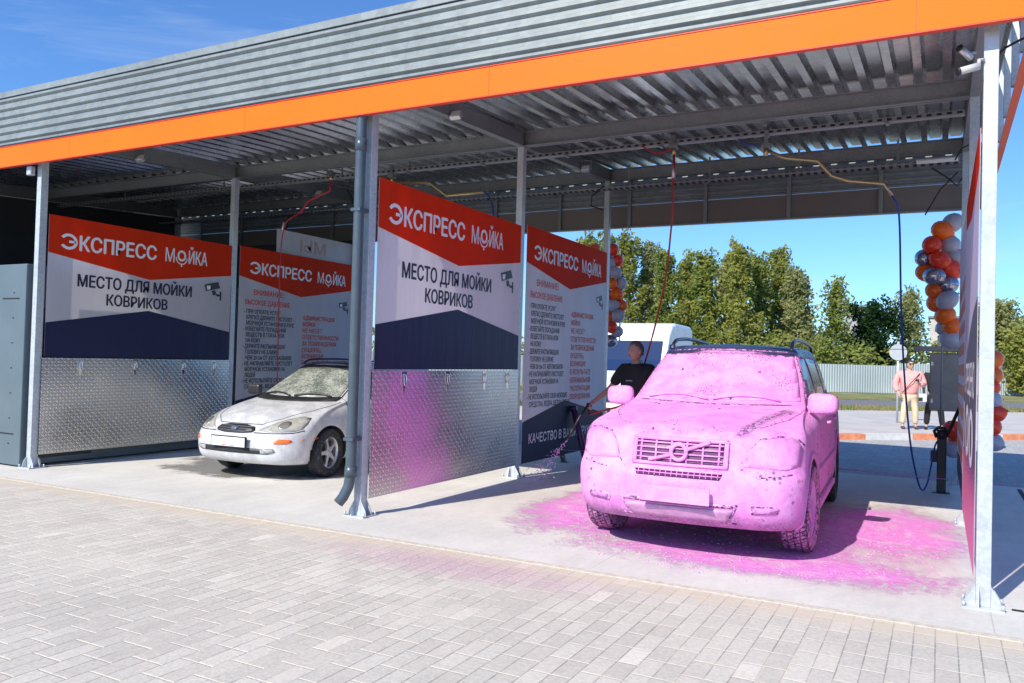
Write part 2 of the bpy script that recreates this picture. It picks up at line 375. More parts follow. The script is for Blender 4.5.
CHROME=mat('chrome',(.8,.8,.8),.12,1,.05)
PIPE=mat('grey_drainpipe',(.075,.10,.125),.35,.2,.1)
BWHITE=m_cloth('banner_white',(.90,.87,.90),.58); BRED=m_cloth('banner_red',(.95,.07,.012),.58,.7); BNAVY=m_cloth('banner_navy',(.022,.026,.085),.25)
BLIL=m_cloth('banner_lilac',(.74,.66,.76),.4)
TXW=mat('print_white',(.82,.82,.84),.5,0,.03); TXN=mat('print_navy',(.02,.022,.06),.5,0,.1); TXR=mat('print_red',(.75,.07,.04),.5,0,.05); TXK=mat('print_black',(.03,.03,.04),.5,0,.1)
BRASS=mat('brass_tube',(.55,.42,.22),.3,.8,.1); BLUEH=mat('blue_hose',(.02,.05,.30),.4,0,.1); REDH=mat('red_hose',(.45,.02,.03),.4,0,.1)
CONT=mat('container_grey_blue',(.115,.155,.18),.45,.1,.08,1.5)
STAIN=m_galv('stainless_sheet',(.34,.29,.25),.45,.25,2)
SKIN=mat('skin',(.48,.25,.17),.5,0,.08,12)
SKIN2=mat('fair_skin',(.55,.33,.24),.5,0,.08,12)
BARK=mat('birch_bark',(.38,.36,.32),.85,0,.5,5); 
LEAVES=[m_leaf('leaf_olive',(.22,.25,.055),(.39,.40,.10),(.52,.48,.15)),m_leaf('leaf_green',(.17,.23,.05),(.32,.35,.085),(.46,.44,.13)),m_leaf('leaf_dark',(.015,.045,.012),(.03,.075,.018),(.05,.10,.025)),m_leaf('leaf_grey_olive',(.25,.28,.11),(.38,.39,.16),(.50,.48,.21))]

# ------------------------------------------------------------ ground
def sheet(name,pts,z,m,thick=None,label=None):
    b=MB(); b.prism([(p[0],p[1]) for p in pts],z-(thick or .002),z,'XY'); o=b.build(name,m); o['kind']='structure'
    if label: o['label']=label
    return o
grd=MB(); grd.quad([(-700,-60,-.16),(700,-60,-.16),(700,1200,-.16),(-700,1200,-.16)])
o=grd.build('ground',m_grass('far_grass',(.10,.11,.035),(.17,.15,.06))); o['kind']='structure'
sheet('forecourt_paving',[(-30,-8),(14,-8),(14,5.70),(-30,5.70)],-.006,MP,.15)
sheet('kerb_edging',[(-30,5.702),(14,5.702),(14,5.775),(-30,5.775)],.0,mat('sandy_edging',(.55,.50,.42),.9,0,.2,20),.15)
sheet('concrete_slab',[(-30,5.777),(14,5.777),(14,13.25),(-30,13.25)],.0,MC,.15)
# drain slot in the slab right of the last post
b=MB(); b.box((.45,6.40,.001),(6,6.43,.006)); b.box((.95,6.5,.001),(1.0,13,.006)); o=b.build('drain_channel',DARKM); o['kind']='structure'
TH=R(42); RD=Vector((math.cos(TH),math.sin(TH),0)); RN=Vector((-math.sin(TH),math.cos(TH),0)); R0=Vector((-1.95,19.4,0))
def rp(a,n,z=0): v=R0+RD*a+RN*n; return (v.x,v.y,z)
def strip(name,n0,n1,z,m,a0=-160,a1=160,th=.14): return sheet(name,[rp(a0,n0),rp(a1,n0),rp(a1,n1),rp(a0,n1)],z,m,th)
sheet('yard_paving',[(-34,13.252),(20,13.252),rp(30,0)[:2],rp(-6,0)[:2],rp(-6,14)[:2],(-34,34)],-.012,MP2,.14)
CONC2=mat('pavement_concrete',(.50,.47,.44),.85,0,.12,1.2,.2)
strip('pavement',.12,8.9,.1,CONC2,-6,90,.24)
strip('verge',8.9,11.4,.08,m_grass('dry_grass',(.36,.29,.16),(.22,.22,.08)),-6)
strip('road',11.4,19.0,.0,mat('asphalt',(.17,.17,.18),.85,0,.15,3,.2),-14)
strip('far_verge',19.0,28.5,.06,m_grass('verge_grass',(.30,.25,.10),(.13,.17,.04)),-18)
# red and white kerb: each painted stone length
kr=mat('kerb_orange_paint',(.75,.27,.13),.7,0,.25,8); kw=mat('kerb_white_paint',(.66,.65,.62),.7,0,.15,8)
kb=MB(); 
for i in range(-5,22):
    kb.mi=(i+1)%2
    a0,a1=i*1.25+.62,(i+1)*1.25+.62
    kb.prism([rp(a0,-.06)[:2],rp(a1-.01,-.06)[:2],rp(a1-.01,.12)[:2],rp(a0,.12)[:2]],-.1,.12,'XY')
o=kb.build('painted_kerb',[kr,kw]); o['kind']='structure'

# ------------------------------------------------------------ text
def text_mesh(txt,bold=.018):
    cu=bpy.data.curves.new('t','FONT'); cu.body=txt; cu.size=1; cu.offset=0; cu.resolution_u=3
    o=bpy.data.objects.new('t',cu); COL.objects.link(o); bpy.context.view_layer.update()
    me=bpy.data.meshes.new_from_object(o.evaluated_get(bpy.context.evaluated_depsgraph_get()))
    bpy.data.objects.remove(o); bpy.data.curves.remove(cu); return me
def put_text(bm,txt,x0,x1,y0,h,bold=.02,skew=0.0,z=0):
    d=(x1-x0)/max(4,len(txt))*bold*.9; 
    for j,(k,q) in enumerate(((-1,0),(1,0),(0,1),(0,-1),(0,0))): put_text1(bm,txt,x0+d+k*d,x1-d+k*d,y0+q*h*.025,h,.006,skew,z+j*.0003)
def put_text1(bm,txt,x0,x1,y0,h,bold=.02,skew=0.0,z=0):
    """adds text to bm in local (x,y) fitting x0..x1 with cap height h, baseline y0"""
    me=text_mesh(txt,bold); xs=[v.co.x for v in me.vertices]; mn,mx=min(xs),max(xs)
    sx=(x1-x0)/(mx-mn); sy=h/.73
    n0=len(bm.verts); bm.from_mesh(me); bm.verts.ensure_lookup_table()
    for v in bm.verts[n0:]:
        x=x0+(v.co.x-mn)*sx; v.co=Vector((x,y0+v.co.y*sy+skew*(x-x0),z))
    bpy.data.meshes.remove(me)
FX=Matrix(((0,0,1,0),(1,0,0,0),(0,1,0,0),(0,0,0,1)))       # local x->+Y, y->Z, normal->+X
FXn=Matrix(((0,0,-1,0),(-1,0,0,0),(0,1,0,0),(0,0,0,1)))    # facing -X, text reads towards -Y
def text_obj(name,items,m,parent,M):
    bm=bmesh.new()
    for it in items: put_text(bm,*it)
    bmesh.ops.transform(bm,matrix=M,verts=bm.verts[:])
    me=bpy.data.meshes.new(name); bm.to_mesh(me); bm.free(); me.materials.append(m)
    o=bpy.data.objects.new(name,me); COL.objects.link(o); o.parent=parent; return o
def flat(name,polys,m,parent,M,z,th=.0016):
    b=MB()
    for poly in polys: b.prism(poly,z-th,z,'XY',M)
    return b.build(name,m,parent)
def microphone_ring(cx_,cy_,r):
    ps=[]; n=18
    for k in range(n):
        a,b_=2*PI*k/n,2*PI*(k+1)/n
        ps.append([(cx_+r*.95*math.cos(a),cy_+r*math.sin(a)),(cx_+r*.95*math.cos(b_),cy_+r*math.sin(b_)),(cx_+r*.55*math.cos(b_),cy_+r*.62*math.sin(b_)),(cx_+r*.55*math.cos(a),cy_+r*.62*math.sin(a))])
    for k in range(8):
        a,b_=PI+PI*k/8,PI+PI*(k+1)/8
        ps.append([(cx_+r*1.3*math.cos(a),cy_-r*.3+r*1.3*math.sin(a)),(cx_+r*1.3*math.cos(b_),cy_-r*.3+r*1.3*math.sin(b_)),(cx_+r*1.1*math.cos(b_),cy_-r*.3+r*1.1*math.sin(b_)),(cx_+r*1.1*math.cos(a),cy_-r*.3+r*1.1*math.sin(a))])
    ps.append([(cx_-.012,cy_-r*1.6),(cx_+.012,cy_-r*1.6),(cx_+.012,cy_-r*1.95),(cx_-.012,cy_-r*1.95)])
    return ps
def title(parent,x0,x1,zb,h,skew,M):
    w=x1-x0; e1=x0+w*.60
    xe=x0+(e1-x0)*.115; fe=[]; cxx=x0+.035; cyy=zb+h/2; rx=xe-cxx; ry=h*.53; n=14
    for k in range(n):
        a,b_=R(-148+296*k/n),R(-148+296*(k+1)/n)
        fe.append([(cxx+rx*math.cos(a),cyy+ry*math.sin(a)),(cxx+rx*math.cos(b_),cyy+ry*math.sin(b_)),(cxx+rx*.66*math.cos(b_),cyy+ry*.66*math.sin(b_)),(cxx+rx*.66*math.cos(a),cyy+ry*.66*math.sin(a))])
    fe.append([(cxx+rx*.05,cyy-h*.08),(cxx+rx*.8,cyy-h*.08),(cxx+rx*.8,cyy+h*.08),(cxx+rx*.05,cyy+h*.08)])
    flat('title_letter',[[(u,v) for u,v in q] for q in fe],TXW,parent,M,.0075)
    text_obj('title_lettering',[('КСПРЕСС',xe+.025,e1,zb,h,.055,skew,.006),('М',x0+w*.665,x0+w*.735,zb+skew*w*.665,h,.045,skew,.006),('ЙКА',x0+w*.845,x1,zb+skew*w*.845,h,.055,skew,.006)],TXW,parent,M)
    flat('microphone_symbol',microphone_ring(x0+w*.79,zb+skew*w*.79+h*.52,h*.42),TXW,parent,M,.008)
def cctv(parent,cx_,cy_,s,M):
    ps=[[(-1,.55),(.7,.95),(1.0,.35),(-.8,-.1)],[(-.75,.45),(-.25,.52),(-.3,.12),(-.68,.05)],[(-.1,-.02),(.35,.1),(.55,-.35),(.1,-.45)],[(.5,-.3),(1.05,-.3),(1.05,-.5),(.5,-.5)],[(.95,.0),(1.15,.0),(1.15,-.9),(.95,-.9)]]
    ps=[[(cx_+u*s,cy_+v*s) for u,v in p] for p in ps]
    flat('camera_pictogram',[ps[0],ps[2],ps[3],ps[4]],TXK,parent,M,.006); flat('camera_pictogram_lens',[ps[1]],TXW,parent,M,.009)
def banner_mat(X,y0,y1,z0,z1,label,M=FX,grp='mat washing place banners'):
    t=thing('banner',label,'banner',(X,0,0),0,grp); w=y1-y0; ym=(y0+y1)/2
    hn=z1-z0; za=z1-.50; zb=z1-.72; zc=z0+.45; zd=z0+.70
    b=MB(); b.prism([(y0,z0),(y1,z0),(y1,z1),(y0,z1)],-.004,.0,'XY',M); b.build('white_field',BWHITE,t)
    flat('red_header',[[(y0,z1),(y0,za),(ym,zb),(y1,za),(y1,z1)]],BRED,t,M,.003)
    flat('navy_footer',[[(y0,z0),(y1,z0),(y1,zc),(ym,zd),(y0,zc)]],BNAVY,t,M,.003)
    title(t,y0+.24,y1-.5,z1-.43,.205,.016,M)
    text_obj('notice_lettering',[('МЕСТО ДЛЯ МОЙКИ',y0+.42,y1-.78,z0+.965,.165,.06,.0,.005),('КОВРИКОВ',y0+.86,y1-1.22,z0+.735,.155,.06,0,.005)],TXN,t,M)
    cctv(t,y1-.38,z1-.78,.16,M); return t
LEFT=['- ПРИ ОПЛАТЕ УСЛУГ','  КРЕПКО ДЕРЖИТЕ ПИСТОЛЕТ','  МОЕЧНОЙ УСТАНОВКИ В РУКЕ','- ИЗБЕГАЙТЕ ПОПАДАНИЯ','  ВЕЩЕСТВ В ГЛАЗА ИЛИ','  НА КОЖУ','- ДЕРЖИТЕ РАСПЫЛЯЮЩУЮ','  ГОЛОВКУ НЕ БЛИЖЕ','  ЧЕМ 20 см ОТ АВТОМОБИЛЯ','- НЕ НАПРАВЛЯЙТЕ ПИСТОЛЕТ','  МОЕЧНОЙ УСТАНОВКИ НА','  ЛЮДЕЙ','- НЕ ИСПОЛЬЗУЙТЕ СВОИ МОЮЩИЕ','  СРЕДСТВА, ВЕДРА, ЩЕТКИ, ГУБКИ']
RIGHT=['АДМИНИСТРАЦИЯ','МОЙКИ','НЕ НЕСЕТ','ОТВЕТСТВЕННОСТИ','ЗА ПОВРЕЖДЕНИЯ','(УЩЕРБ),','ВОЗНИКШИЕ','В РЕЗУЛЬТАТЕ','НЕПРАВИЛЬНОЙ','ЭКСПЛУАТАЦИИ','ОБОРУДОВАНИЯ']
def banner_rules(X,y0,y1,z0,z1,label,M=FX):
    t=thing('banner',label,'banner',(X,0,0),0,'rules banners'); ym=(y0+y1)/2
    b=MB(); b.prism([(y0,z0),(y1,z0),(y1,z1),(y0,z1)],-.004,0,'XY',M); b.build('white_field',BWHITE,t)
    flat('red_header',[[(y0,z1),(y0,z1-.5),(ym,z1-.75),(y1,z1-.5),(y1,z1)]],BRED,t,M,.003)
    flat('navy_footer',[[(y0,z0),(y1,z0),(y1,z0+.56),(ym-.1,z0+.82),(y0,z0+.56)]],BNAVY,t,M,.003)
    title(t,y0+.3,y1-.25,z1-.44,.2,.0,M)
    it=[('ВНИМАНИЕ!',y0+.33,y0+1.05,z1-.80,.09,.03,0,.005),('ВЫСОКОЕ ДАВЛЕНИЕ',y0+.14,y0+1.2,z1-.97,.085,.03,0,.005)]
    zt=z1-1.12; st=(zt-(z0+.74))/13.2
    rt=[]
    for i,l in enumerate(RIGHT): rt.append((l,y0+1.55,y0+1.55+.067*len(l),z1-1.16-i*st*1.2,.078,.03,0,.005))
    text_obj('red_lettering',it+rt,TXR,t,M)
    lt=[]
    for i,l in enumerate(LEFT):
        ind=0 if l[0]=='-' else .06; q=l.strip(); lt.append((q,y0+.12+ind,y0+.12+ind+.0475*len(q),zt-i*st,.07,.03,0,.005))
    text_obj('rules_lettering',lt,TXK,t,M)
    text_obj('slogan_lettering',[('КАЧЕСТВО В ВАШИХ РУКАХ',y0+.2,y1-.35,z0+.26,.13,.03,0,.006)],TXW,t,M)
    cctv(t,y1-.3,z1-.86,.13,M); return t
# ------------------------------------------------------------ canopy
PX=[-15.72,-10.44,-5.05,.28]; PY=[6.40,9.65,12.85]
def zb(y): return 4.27+.06*(y-6.4)
can=thing('wash_canopy','steel car wash canopy with orange fascia, grey ribbed parapet and galvanised posts','canopy')
def post(X,Y,top):
    b=MB(); b.box((-.045,-.05,.012),(.045,.05,top),bev=.004); o=b.build('post',POST,can,(X,Y,0))
    p=MB(); p.box((-.125,-.11,0),(.125,.11,.012))
    for sx in(-1,1):
        p.prism([(sx*.046,.012),(sx*.11,.012),(sx*.10,.06),(sx*.046,.15)],-.048,-.040,'XZ'); p.prism([(sx*.046,.012),(sx*.11,.012),(sx*.10,.06),(sx*.046,.15)],.040,.048,'XZ')
        p.prism([(sx*.051,.012),(sx*.112,.012),(sx*.09,.1),(sx*.051,.15)],sx*.03-.004,sx*.03+.004,'YZ')
    for sx in(-1,1):
        for sy in(-1,1): p.tube([(sx*.115,sy*.09,.012),(sx*.115,sy*.09,.045)],.011,6)
    p.build('base_plate',POST,o); return o
for X in PX:
    for Y in PY: post(X,Y,zb(Y)-.002)
for X in PX:
    b=MB(); b.bar((X,6.47,zb(6.47)+.10),(X,9.59,zb(9.59)+.10),.10,.20); b.build('cross_beam',GALV,can)
    b=MB(); b.bar((X,9.71,zb(9.71)+.10),(X,12.79,zb(12.79)+.10),.10,.20); b.build('cross_beam',GALV,can)
for Y in PY:
    b=MB(); z=zb(Y); b.box((-19,Y-.006,z),(.33,Y+.006,z+.2)); b.box((-19,Y-.055,z),(.33,Y+.055,z+.012)); b.box((-19,Y-.055,z+.186),(.33,Y+.055,z+.198)); b.build('long_beam',GALV,can)
# deck
b=MB(); pit=.26; d=.075; x=-19.0; prof=[]
while x<.36:
    prof+=[(x,0),(x+.075,0),(x+.105,d),(x+pit-.03,d)]; x+=pit
prof.append((x,0))
ys=(6.32,13.06); va=[[b.bm.verts.new((p,y,zb(y)+.202+q)) for p,q in prof] for y in ys]
for i in range(len(prof)-1): b.bm.faces.new((va[0][i],va[0][i+1],va[1][i+1],va[1][i]))
dk=b.build('roof_deck',DECK,can); mo=dk.modifiers.new('s','SOLIDIFY'); mo.thickness=.002; mo.offset=1; bake(dk)
# front fascia
XL,XR=-20.0,.66; FY=6.20
b=MB(); xs=[XL,-18.6,-15.6,-12.6,-9.6,-6.6,-3.6,-.18,XR]
for a,c in zip(xs,xs[1:]): b.box((a+.0015,FY,3.945),(c-.0015,FY+.012,4.20))
b.build('orange_fascia',ORANGE,can)
b=MB(); b.box((XL,FY-.004,3.934),(XR,FY+.05,3.944)); b.box((XL,FY-.006,4.2015),(XR,FY+.01,4.214)); b.build('fascia_trim',REDTRIM,can)
b=MB(); b.box((XL,FY-.010,4.2145),(XR-.01,FY+.01,4.232)); b.build('drip_flashing',BLACK,can)
def corr(b,x0,x1,y,z0,z1,n,amp,sgn=-1):
    pr=[]; p=(z1-z0)/n
    for i in range(n):
        z=z0+i*p; pr+=[(z,0),(z+p*.38,0),(z+p*.55,amp),(z+p*.83,amp)]
    pr.append((z1,0))
    a=[b.bm.verts.new((x0,y+sgn*q,z)) for z,q in pr]; c=[b.bm.verts.new((x1,y+sgn*q,z)) for z,q in pr]
    for i in range(len(pr)-1): b.bm.faces.new((a[i],c[i],c[i+1],a[i+1]))
b=MB(); corr(b,XL,XR-.02,FY+.012,4.233,4.86,6,.030); o=b.build('ribbed_parapet',CLAD,can); mo=o.modifiers.new('s','SOLIDIFY'); mo.thickness=.002; bake(o)
b=MB(); b.box((XL,FY-.035,4.855),(XR,FY-.02,4.92)); b.box((XL,FY-.035,4.9205),(XR,FY+.16,4.93)); 
b.build('coping',CLAD,can)
# rear fascia and parapet with studs
BY=13.22
b=MB(); b.box((XL,BY,3.93),(XR-.1,BY+.012,4.30)); b.build('rear_fascia',mat('fascia_back',(.20,.17,.15),.5,0,.05,1),can)
b=MB(); corr(b,XL,XR-.1,BY+.0,4.302,4.86,6,.028,1); o=b.build('rear_parapet',CLAD,can); mo=o.modifiers.new('s','SOLIDIFY'); mo.thickness=.002; bake(o)
b=MB(); b.box((XL,BY-.04,3.905),(XR-.1,BY+.03,3.928)); b.box((XL,BY-.03,4.862),(XR-.1,BY+.06,4.875)); b.build('rear_rail',GALV,can)
X=-19.3
while X<.4: 
    b=MB(); b.box((X-.03,BY-.052,3.93),(X+.03,BY-.004,4.86)); b.build('stud',GALV,can); X+=1.32
# open side frame on the right: perforated primer rail, white studs
b=MB(); b.box((.56,6.3,3.93),(.566,13.1,4.03)); b.box((.50,6.3,3.925),(.565,13.1,3.9295))
hs=N('perforated_primer'); hp=hs.co(); hx,hy,hz=hs.sep(hp)[:3]
a_=hs.M('MULTIPLY',hs.M('SUBTRACT',hs.M('FRACT',hs.M('DIVIDE',hy,.2)),.5),.2); c_=hs.M('MULTIPLY',hs.M('SUBTRACT',hs.M('FRACT',hs.M('DIVIDE',hs.M('SUBTRACT',hz,3.93),.05)),.5),.05)
hd_=hs.M('SQRT',hs.M('ADD',hs.M('MULTIPLY',a_,a_),hs.M('MULTIPLY',c_,c_))); hs.set(hs.mix(hs.ss(hd_,.0095,.0085),(.62,.11,.04),(.05,.03,.03)),.5,0.0)
b.build('perforated_rail',hs.m,can)
# closed machine room wall behind the left bay
RW_=mat('machine_room_wall',(.05,.055,.065),.6,0,.15,1)
b=MB(); b.box((-32,12.90,0),(XL-.01,13.3,4.9)); b.build('rear_wall',RW_,can)
b=MB(); b.box((-30,12.96,0),(PX[1]-.12,13.1,3.92)); b.build('rear_wall',RW_,can)
b=MB(); b.prism([(6.5,0),(12.9,0),(12.9,4.65),(6.5,4.265)],-15.9,-15.8,'YZ'); b.build('dividing_wall',RW_,can)
for y in (6.42,7.15,8.0,8.95,9.9,10.9,11.9,12.9):
    b=MB(); b.box((.50,y-.03,4.03),(.556,y+.03,4.88)); b.build('stud',POST,can)
b=MB(); b.box((.50,6.3,4.882),(.57,13.1,4.92)); b.build('top_rail',POST,can)
for y0,y1 in ((6.5,7.1),(7.2,7.95)):
    b=MB(); b.bar((.53,y0,4.1),(.53,y1,4.8),.025,.025); b.build('side_brace',GALV,can)
# drainpipe on the middle front post
b=MB(); px_,py_=-5.075,6.265
b.tube([(px_+.10,py_+.05,4.12),(px_+.04,py_,4.02),(px_,py_,3.9),(px_,py_,.42),(px_-.015,py_-.01,.30),(px_-.05,py_-.04,.20),(px_-.085,py_-.07,.14)],.052,16,cap=False)
b.tube([(px_,py_,.50),(px_,py_,.40)],.059,16); b.tube([(px_,py_,3.72),(px_,py_,3.60)],.059,16)
o=b.build('drainpipe',PIPE,can); mo=o.modifiers.new('s','SOLIDIFY'); mo.thickness=.006; bake(o); smooth(o)
b=MB(); b.tube([(px_-.072,py_-.058,.158),(px_-.083,py_-.067,.143)],.040,14); b.build('pipe_opening',DARKM,can)
for z in (3.0,.75):
    b=MB(); b.box((px_-.058,py_-.058,z),(px_+.058,py_+.085,z+.03)); b.build('pipe_bracket',PIPE,can)
# cable trays with hangers
ts=N('slotted_tray'); tp=ts.co(); tx,ty,tz=ts.sep(tp)[:3]
tm=ts.M('MULTIPLY',ts.ss(ts.M('ABSOLUTE',ts.M('SUBTRACT',ts.M('FRACT',ts.M('MULTIPLY',tx,10.0)),.5)),.27,.24),ts.M('MULTIPLY',ts.M('GREATER_THAN',ts.M('FRACT',ts.M('MULTIPLY',tz,20.0)),.25),ts.M('LESS_THAN',ts.M('FRACT',ts.M('MULTIPLY',tz,20.0)),.75)))
ts.set(ts.mix(tm,(.30,.31,.32),(.02,.02,.02)),.45,0.3); TRAY=ts.m
for Y,zt in ((10.05,4.40),(12.45,4.42)):
    b=MB(); b.box((-16,Y-.05,zt),(.2,Y-.044,zt+.05)); b.box((-16,Y+.044,zt),(.2,Y+.05,zt+.05)); b.box((-16,Y-.044,zt),(.2,Y+.044,zt+.004)); b.build('cable_tray',TRAY,can)
    x=-15.2
    while x<.1:
        b=MB(); b.box((x-.02,Y-.058,zt-.02),(x+.02,Y+.058,zt-.002)); b.box((x-.015,Y+.051,zt-.02),(x+.015,Y+.058,zb(Y)+.2)); b.build('tray_hanger',GALV,can); x+=1.33
# floodlights, cameras
def flood(p,label):
    t=thing('floodlight',label,'floodlight',p,0,'floodlights under the canopy')
    b=MB(); b.box((-.07,-.03,-.05),(.07,.03,.05),bev=.01,M=Matrix.Rotation(R(-35),4,'X')); b.build('housing',SILVER,t)
    b=MB(); b.box((-.058,-.0335,-.04),(.058,-.031,.04),M=Matrix.Rotation(R(-35),4,'X')); b.build('glass',mat('lamp_glass',(.75,.75,.72),.1,0,.03),t)
    b=MB(); b.box((.085,-.01,-.02),(.10,.01,.12)); b.box((-.1,-.01,-.02),(-.085,.01,.12)); b.box((-.1,-.012,.12),(.1,.012,.13)); b.build('bracket',GALV,t)
for X,n in ((PX[2],'middle'),(PX[1],'left'),):
    flood((X+.13,7.75,zb(7.75)-.0),'grey floodlight on the roof beam above the %s banner nearest the orange fascia'%('purple-tinted' if n=='middle' else 'leftmost'))
    flood((X+.13,11.55,zb(11.55)-.0),'grey floodlight on the roof beam deeper in, above the %s rules banner'%('purple-tinted' if n=='middle' else 'leftmost'))
def bullet(p,d,label,white):
    t=thing('security_camera',label,'camera',p,0); d=Vector(d).normalized(); m=mat('camera_white',(.5,.5,.5),.4,0,.03)
    b=MB(); b.tube([(0,0,0),tuple(d*.13)],.026,14); b.build('camera_body',m if white else SILVER,t)
    b=MB(); b.tube([tuple(d*.1302),tuple(d*.145)],.028,14); b.build('lens',BLACK,t)
    b=MB(); b.tube([(0,0,0),(.0,.03,.05),(.03,.06,.06)],.012,8); b.build('mount',m,t)
p=aty(979,66,6.28); bullet((p.x,p.y,p.z),(-.9,-.35,-.28),'white bullet camera fixed high on the rightmost front post under the orange fascia',True)
p=aty(971,58,7.1); bullet((p.x,p.y,p.z),(-.5,-.6,.35),'small grey camera on the roof beam just left of the white bullet camera',False)
p=aty(31,171,6.3); 
t=thing('junction_box','small pale junction box under the orange fascia at the leftmost front post','junction box',p)
b=MB(); b.box((-.05,-.03,-.06),(.05,.03,.06),bev=.008); b.build('box_body',SILVER,t); b=MB(); b.box((-.04,-.034,-.05),(.04,-.0305,.05)); b.build('cover',POST,t)
p=aty(937,161,12.3)
t=thing('tube_light','white tube light on the rear roof beam at the right end','light',p); b=MB(); b.box((-.25,-.03,-.02),(.25,.03,.02),bev=.006); b.build('diffuser',mat('tube_white',(.85,.85,.85),.4,0,.02),t); b=MB(); b.box((-.26,-.02,.021),(.26,.02,.035)); b.build('fitting',SILVER,t)
# cables near last post
b=MB()
for q in (((932,168),(948,178),(957,186),(962,178)),((925,215),(940,190),(958,172)),((955,160),(962,148),(976,142),(984,150)),((990,62),(1005,48),(1020,40),(1030,36))):
    pts=[aty(u,v,11.5 if v>100 else 6.6) for u,v in q]; b=MB(); b.tube([(p.x,p.y,p.z) for p in pts],.009,6); b.build('loose_cable',RUB,can)
b=MB()
for q in (((330,180),(345,186),(352,198),(355,215)),((604,186),(592,196),(591,206),(603,210))):
    pts=[aty(u,v,12.4) for u,v in q]; b=MB(); b.tube([(p.x,p.y,p.z) for p in pts],.012,6); b.build('loose_cable',RUB,can)

# ------------------------------------------------------------ banners and tread plates
banner_mat(PX[1]+.058,6.47,9.57,1.45,3.33,'ЭКСПРЕСС МОЙКА banner reading МЕСТО ДЛЯ МОЙКИ КОВРИКОВ, leftmost, beside the grey container'.replace('ЭКСПРЕСС МОЙКА ','red white and navy '))
banner_mat(PX[2]+.058,6.47,9.57,1.45,3.38,'purple-tinted red and navy banner reading МЕСТО ДЛЯ МОЙКИ КОВРИКОВ beside the drainpipe')
banner_rules(PX[1]+.058,9.75,12.72,.20,3.36,'white ВНИМАНИЕ rules banner with red header behind the silver car')
banner_rules(PX[2]+.058,9.75,12.72,.17,3.42,'white ВНИМАНИЕ rules banner with red header left of the pink car')
# end banners on the last partition, facing the bay
t=thing('banner','tall lilac banner with dark lower field and white ЗАПРЕЩЕНО on the rightmost partition','banner',(.225,0,0))
fm=N('foamed_banner'); pz=fm.co('Object'); zz=fm.sep(pz)[2]; nn=fm.noise(pz,70,3,.8); 
fm.set(fm.mix(fm.ss(fm.M('ADD',zz,fm.M('MULTIPLY',fm.M('SUBTRACT',nn,.5),1.6)),.95,.60),fm.mix(fm.ss(zz,.55,.5),(.045,.04,.085),(.04,.035,.08)),(.80,.18,.38)),.5,0.0)
b=MB(); b.prism([(-9.57,.18),(-6.47,.18),(-6.47,3.3),(-9.57,3.3)],-.004,0,'XY',FXn); b.build('lilac_field',BLIL,t)
flat('dark_field',[[(-9.57,.182),(-6.47,.182),(-6.47,2.12),(-7.2,2.06),(-8.0,1.93),(-8.8,1.72),(-9.57,1.42)]],fm.m,t,FXn,.003)
flat('red_header',[[(-9.57,3.3),(-9.57,3.05),(-8.0,2.92),(-6.47,3.05),(-6.47,3.3)]],BRED,t,FXn,.003)
text_obj('white_lettering',[('ЗАПРЕЩЕНО',-9.45,-6.7,1.40,.26,.07,0,.006),('100',-9.3,-6.8,.86,.46,.08,0,.006)],TXW,t,FXn)
t=thing('banner','white banner crossed by red stripes behind the rightmost posts','banner',(.225,0,0))
b=MB(); b.prism([(-12.72,.25),(-9.75,.25),(-9.75,3.3),(-12.72,3.3)],-.004,0,'XY',FXn); b.build('white_field',BLIL,t)
flat('stripe_print',[[(-12.6,z),(-9.8,z),(-9.8,z+.13),(-12.6,z+.13)] for z in [.6+i*.235 for i in range(9)]],mat('stripe_red',(.66,.10,.05),.5,0,.05),t,FXn,.003)
flat('navy_footer',[[(-12.72,.252),(-9.75,.252),(-9.75,.5),(-11,.58),(-12.72,.5)]],BNAVY,t,FXn,.003)
# pale banner on the far side of the left partition, seen from behind above the rules banner
t=thing('banner','pale banner seen from behind with faint reversed red letters above the left rules banner','banner',(PX[1]-.06,0,0))
b=MB(); b.prism([(10.7,2.9),(12.9,2.9),(12.9,3.80),(10.7,3.80)],-.004,0,'XY',FX); b.build('pale_field',mat('pale_banner_back',(.55,.56,.60),.6,0,.1,1.5),t)
bm=bmesh.new(); put_text(bm,'МЫ',-12.0,-11.3,3.47,.22,.05,0,.0); bmesh.ops.transform(bm,matrix=Matrix.Translation((.003,0,0))@FXn,verts=bm.verts[:]); me=bpy.data.meshes.new('reversed_lettering'); bm.to_mesh(me); bm.free(); me.materials.append(mat('faded_red',(.50,.34,.34),.6,0,.1)); o=bpy.data.objects.new('reversed_lettering',me); COL.objects.link(o); o.parent=t
def tread(X,y0,y1,label,MT=MT):
    t=thing('tread_plate',label,'steel sheet',(X,0,0),0,'steel tread plates for washing mats')
    b=MB(); b.box((-.002,y0,.17),(.002,y1,1.43)); b.box((-.02,y0-.01,1.4302),(.004,y1,1.436)); b.build('plate',MT,t)
    for i,f in enumerate((.17,.44,.71,.90)):
        y=y0+(y1-y0)*f; c=MB(); c.prism([(y-.045,1.425),(y+.045,1.425),(y+.03,1.30),(y+.012,1.20),(y-.012,1.20),(y-.03,1.30)],.003,.007,'YZ'); k=c.build('clip',CHROME,t)
        c=MB(); n=14; c.tube([(.022,y+.022*math.cos(a),1.335+.055*math.sin(a)) for a in [2*PI*q/n for q in range(n+1)]],.006,6,cap=False); c.tube([(.006,y,1.40),(.025,y,1.39)],.008,6); c.build('clip_ring',CHROME,k)
tread(PX[1]+.066,6.44,9.58,'steel tread plate with four clips under the leftmost banner, reflecting yellow and grey')
tread(PX[2]+.066,6.44,9.58,'steel tread plate with four clips reflecting the pink car, beside the drainpipe',MTPINK)

